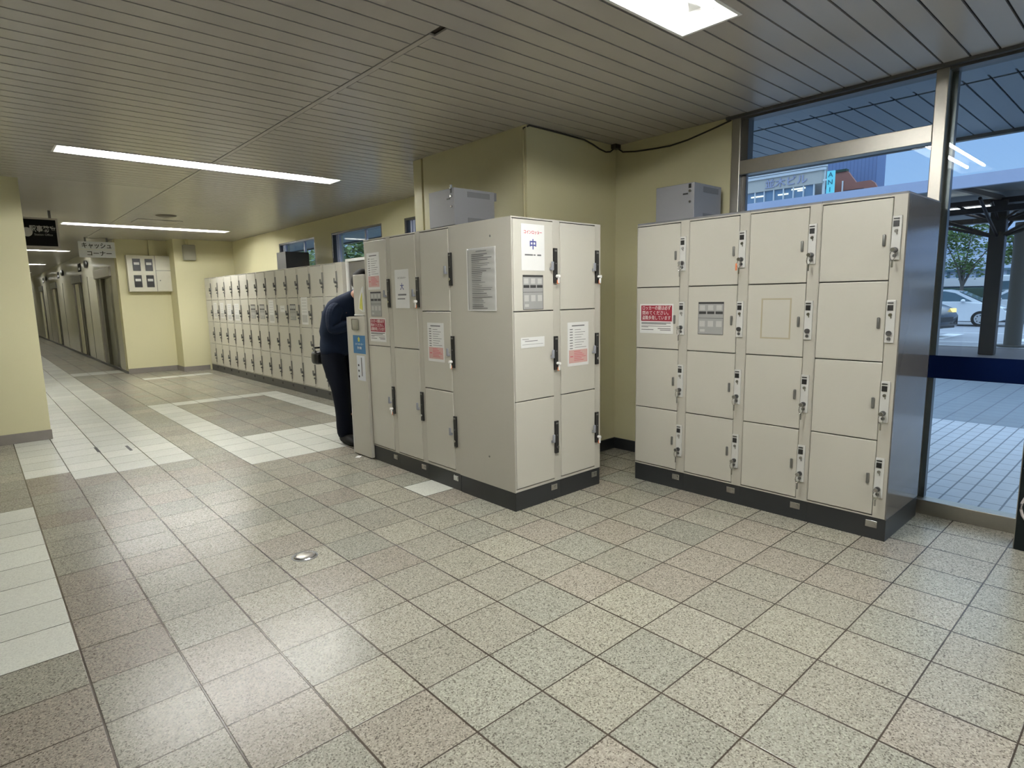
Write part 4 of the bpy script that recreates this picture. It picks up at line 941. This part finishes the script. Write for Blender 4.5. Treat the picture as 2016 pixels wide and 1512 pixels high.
# cars
def car(name, label, loc, rz, paint, Lc=4.3, Wc=1.70, lights=False):
    """front toward local +x, origin at ground centre."""
    r = root(name, label, 'car', loc, rz)
    P0 = [(-2.12, 0.35), (-2.15, 0.75), (-2.05, 0.98), (-1.55, 1.05), (0.75, 0.98), (1.45, 0.92), (2.0, 0.74), (2.15, 0.55), (2.15, 0.30), (1.9, 0.20), (-1.95, 0.20)]
    rings = []
    body_ = MB()
    prof = P0
    hw = Wc / 2
    def ring(y, sc_): return [(p[0] * (1 - 0.02 * (1 - sc_)), y, 0.55 + (p[1] - 0.55) * (0.94 + 0.06 * sc_)) for p in prof]
    body_.loft([ring(-hw, 0.4), ring(-hw * 0.93, 1), ring(0, 1.0), ring(hw * 0.93, 1), ring(hw, 0.4)])
    body_.build('body', paint, r, smooth=True)
    top = [(-1.95, 0.98), (-1.55, 1.38), (-0.9, 1.49), (0.0, 1.49), (0.45, 1.42), (1.35, 0.93)]
    MB().loft([[(p[0], y, z_) for p, z_ in ((q_, q_[1]) for q_ in top)] for y in (-hw * 0.80, hw * 0.80)]).build('cabin', paint, r, smooth=False)
    g = MB()
    for y in (-hw * 0.805, hw * 0.805):
        s_ = 0.004 if y > 0 else -0.004
        g.prism([(-1.60, 1.02), (-1.38, 1.33), (-0.62, 1.42), (-0.62, 1.02)], 'y', y, y + s_)
        g.prism([(-0.55, 1.02), (-0.55, 1.42), (0.05, 1.42), (0.40, 1.34), (0.98, 1.00)], 'y', y, y + s_)
    g.build('side_window', M['glassdark'], r)
    MB().prism([(0.52, 1.395), (1.33, 0.965), (1.345, 0.975), (0.53, 1.41)], 'y', -hw * 0.72, hw * 0.72).build('windscreen', M['glassdark'], r)
    for x in (-1.30, 1.32):
        for y in (-hw + 0.08, hw - 0.08):
            s_ = -1 if y < 0 else 1
            t_ = MB().cyl((x, y - s_ * 0.10, 0.31), (x, y + s_ * 0.09, 0.31), 0.31, n=32).build('wheel', M['tyre'], r, smooth=True)
            h_ = MB().cyl((x, y + s_ * 0.09, 0.31), (x, y + s_ * 0.10, 0.31), 0.205, n=28).build('wheel_cover', M['hub'], t_)
            q = MB()
            for k in range(8):
                a_ = 2 * PI * k / 8; q.cyl((x + 0.135 * math.cos(a_), y + s_ * 0.099, 0.31 + 0.135 * math.sin(a_)), (x + 0.135 * math.cos(a_), y + s_ * 0.103, 0.31 + 0.135 * math.sin(a_)), 0.025, n=8)
            q.build('wheel_slots', M['tyre'], t_)
    for y in (-hw - 0.06, hw + 0.06): MB().sph((0.72, y, 1.03), 0.10, (0.8, 1.0, 0.65)).build('mirror', paint, r, smooth=True)
    MB().box(2.10, -0.5, 0.40, 2.165, 0.5, 0.52).box(2.08, -0.62, 0.24, 2.155, 0.62, 0.30).build('grille', M['black'], r)
    MB().box(1.86, -hw + 0.02, 0.62, 2.08, -hw + 0.28, 0.74, bev=0.02).box(1.86, hw - 0.28, 0.62, 2.08, hw - 0.02, 0.74, bev=0.02).build('headlamp', M['headlamp'] if lights else M['hub'], r)
    return r
car('parked_car', 'white hatchback seen side-on beyond the shelter post', (29.05, 5.22, -0.12), -PI / 2, M['carwhite'])
vn = car('parked_car', 'dark tall van nose with lit headlamp beside the metal mullion', (21.6, 5.62, -0.12), -PI / 2 - 0.25, M['cargrey'], lights=True); vn.scale = (1, 1, 1.22)
car('parked_car', 'white car partly hidden behind the white hatchback', (33.5, 3.6, -0.12), PI / 2 + 0.3, M['carwhite'])
car('parked_car', 'dark car behind the grey round post', (31.8, 1.15, -0.12), -PI / 2, M['cargrey'])
r = root('bus', 'pale bus with large windows behind the parked cars', 'bus', (37.5, -0.8, -0.12), -PI / 2)
MB().box(-6.0, -1.2, 0.3, 6.0, 1.2, 2.15, bev=0.12).build('body', M['carwhite'], r, smooth=True)
MB().box(-5.9, -1.215, 1.15, 5.8, -1.20, 1.85).box(6.0, -1.0, 1.0, 6.01, 1.0, 1.95).build('window', M['glassdark'], r)
MB().box(-5.6, -1.218, 0.5, -5.0, -1.20, 1.0).build('emblem_panel', M['bluefacade2'], r)
for x in (-4.3, 4.0): MB().cyl((x, -1.22, 0.42), (x, -0.9, 0.42), 0.42, n=24).build('wheel', M['tyre'], r)
# trees
def tree(name, label, x, y, h0, h1, rad, n, leafm, seed, trunk_r=0.11, zsq=1.0, leaf=0.2, group=None):
    rr = random.Random(seed)
    t_ = root(name, label, 'tree', (x, y, -0.12), 0, group)
    b = MB(); forks = []
    b.tube([(0, 0, 0), (0.03, 0.02, h0 * 0.5), (0, 0, h0 * 0.8)], [trunk_r, trunk_r * .85, trunk_r * .7], 8)
    for k in range(7):
        a = 2 * PI * k / 7 + rr.uniform(-.3, .3); q = rr.uniform(0.5, 0.85) * rad
        e = (q * math.cos(a), q * math.sin(a), rr.uniform(h0 + (h1 - h0) * .3, h1 * 0.93)); forks.append(e)
        b.tube([(0, 0, h0 * 0.75), (e[0] * .35, e[1] * .35, h0 * 0.8 + (e[2] - h0 * .8) * .45), e], [trunk_r * .55, trunk_r * .35, trunk_r * .12], 6)
    b.build('trunk', M['bark'], t_, smooth=True)
    bm = bmesh.new()
    cl_ = [(rr.uniform(-rad, rad) * .75, rr.uniform(-rad, rad) * .75, rr.uniform(h0, h1)) for _ in range(22)]
    for _ in range(n):
        c = rr.choice(cl_); s_ = rad * 0.30
        p = Vector((c[0] + rr.gauss(0, s_), c[1] + rr.gauss(0, s_), c[2] + rr.gauss(0, s_ * 0.35 * zsq)))
        q = Matrix.Rotation(rr.uniform(0, 6.28), 3, 'Z') @ Matrix.Rotation(rr.uniform(-1.2, 1.2), 3, 'X')
        l_ = leaf * rr.uniform(.6, 1.3)
        vs_ = [bm.verts.new(p + q @ Vector(v)) for v in ((-l_ / 2, 0, 0), (0, -l_ / 3.4, 0.02), (l_ / 2, 0, 0), (0, l_ / 3.4, 0.02))]
        bm.faces.new(vs_)
    me = bpy.data.meshes.new('crown'); bm.to_mesh(me); bm.free()
    link('crown', me, M[leafm], t_)
    return t_
tree('street_tree', 'young broadleaf tree with forked trunk standing behind the white hatchback', 34, 5.75, 2.15, 4.7, 1.35, 2600, 'leaf', 2, leaf=0.17)
tree('street_tree', 'small green tree between the shelter post and the round post', 40.5, 4.5, 2.9, 4.6, 0.9, 1500, 'leaf', 5, leaf=0.2)
tree('street_tree', 'large leafy tree seen through the second high window', 9.4, 19.4, 1.4, 4.9, 2.1, 15000, 'leaf2', 9, leaf=0.17, zsq=2.5)
tree('street_tree', 'leafy tree seen through the far high window', 10.1, 25.6, 1.2, 4.3, 1.7, 10000, 'leaf2', 12, leaf=0.17, zsq=2.5)
# far buildings
r = root('office_building', 'beige office building with lettered parapet above a lit window band', 'building', (40, 0, -0.12), 0)
MB().prism([(0, 14.85), (0.12, 14.75), (8, 17.8), (8, 34), (0, 34)], 'z', 8.42, 9.22).build('sign_band', M['bldg_beige'], r)
MB().prism([(-0.12, 14.68), (0.0, 14.58), (8, 17.6), (8, 34), (-0.12, 34)], 'z', 9.22, 9.40).prism([(-0.2, 14.6), (-0.05, 14.5), (8, 17.5), (8, 34), (-0.2, 34)], 'z', 9.42, 9.56).build('parapet', M['bldg_white'], r)
MB().box(0.8, 17.0, 9.56, 5, 33, 9.9).build('roof_plant', M['bldg_white'], r)
MB().prism([(0.15, 15.3), (8, 18.4), (8, 34), (0.15, 34)], 'z', 7.50, 8.42).build('window_band', M['bldg_glass'], r)
b = MB()
for k in range(26): b.box(0.02, 15.3 + k * 0.66, 7.50, 0.16, 15.36 + k * 0.66, 8.42)
b.build('mullion', M['bldg_white'], r)
b = MB()
for y, z, wv in ((15.9, 8.28, .9), (16.0, 8.15, .4), (17.0, 8.05, .7), (18.7, 8.12, .9), (21.2, 8.1, .7), (22.6, 8.15, .8), (22.9, 8.0, 1.1), (24.4, 8.1, .8)): b.box(0.10, y, z - 0.045, 0.14, y + wv, z + 0.045)
b.build('ceiling_lamps', M['office_light'], r)
MB().prism([(0, 14.85), (0.12, 14.75), (8, 17.8), (8, 34), (0, 34)], 'z', 0, 7.50).build('wall', M['bldg_white'], r)
MB().cyl((0.2, 14.78, 0), (0.2, 14.78, 9.4), 0.09, n=12).build('downpipe', M['bldg_white'], r)
text('lettering', '並木ビル', 0.62, (-0.03, 17.15, 8.80), M['letters'], r, rot=(PI / 2, 0, RW), ext=0.03, sx=1.15, bold=0.008)
r = root('teal_sign', 'narrow teal vertical sign on the side of the office building', 'sign', (39.9, 14.50, 0), 0)
MB().box(0, -0.45, 6.6, 0.15, 0.0, 8.95).build('face', M['teal'], r)
for k, ch in enumerate('ANIK'):
    text('lettering', ch, 0.42, (-0.02, -0.225, 8.70 - k * 0.46), M['tealink'], r, rot=(PI / 2, 0, RW), ext=0.01)
MB().box(0.05, 0.0, 8.4, 0.10, 0.25, 8.5).build('bracket', M['bldg_white'], r)
r = root('terracotta_building', 'terracotta tiled building with stepped rounded top beside the teal sign', 'building', (46, 0, 0), 0)
MB().prism([(0, 15.4), (3.5, 16.6), (3.5, 17.4), (0, 16.3)], 'z', 9.0, 9.85).prism([(0, 13.9), (3.5, 15.1), (3.5, 17.4), (0, 16.3)], 'z', 0, 9.0).build('wall', M['terra'], r)
MB().prism([(14.85, 9.0), (15.4, 9.0), (15.4, 9.8), (15.2, 9.5)], 'x', 0.0, 0.3).prism([(13.4, 8.3), (13.9, 8.1), (13.9, 9.0), (13.65, 8.8)], 'x', 0.0, 0.3).build('curved_shoulder', M['terra'], r)
MB().box(-0.05, 14.3, 8.1, 0.0, 15.6, 8.52).build('recess', M['terradark'], r)
MB().box(-0.12, 15.66, 7.6, -0.02, 15.74, 9.2).build('pole', M['bldg_white'], r)
MB().box(-0.1, 15.5, 9.85, 0.4, 16.3, 10.02).build('coping', M['hedge'], r)
o = MB().prism([(50, 14.83), (51.9, 14.83), (60, 18.2), (60, 30), (50, 30)], 'z', 0, 26).build('office_tower', M['tower']); tag(o, 'tall blue-grey ribbed tower behind the terracotta building', 'building')
r = root('station_annex', 'pale blue low building with horizontal bands beyond the road', 'building', (50, 0, 0), 0)
MB().box(0, -30, 0, 8, 13.2, 8.6).build('wall', M['bluefacade'], r)
b = MB()
for z in (3.85, 4.9, 6.0, 7.0): b.box(-0.06, -30, z, 0, 13.2, z + 0.42)
b.build('window_band', M['bluefacade2'], r)
b = MB(); b.box(-0.3, -30, 2.55, 0, 13.2, 2.70)
for k in range(60): b.box(-0.2, -20 + k * 0.55, 2.1, -0.05, -19.85 + k * 0.55, 2.55)
b.build('dark_rail', M['glassdark'], r)
MB().box(-0.5, -30, 1.55, 0, 13.2, 2.12).build('parapet_wall', M['bldg_white'], r)
b = MB().box(48.2, -12, -0.12, 49.2, 13, 1.45, bev=0.25); o = b.build('clipped_hedge', M['hedge'], smooth=True); tag(o, 'dark clipped hedge below the pale blue building', 'hedge')
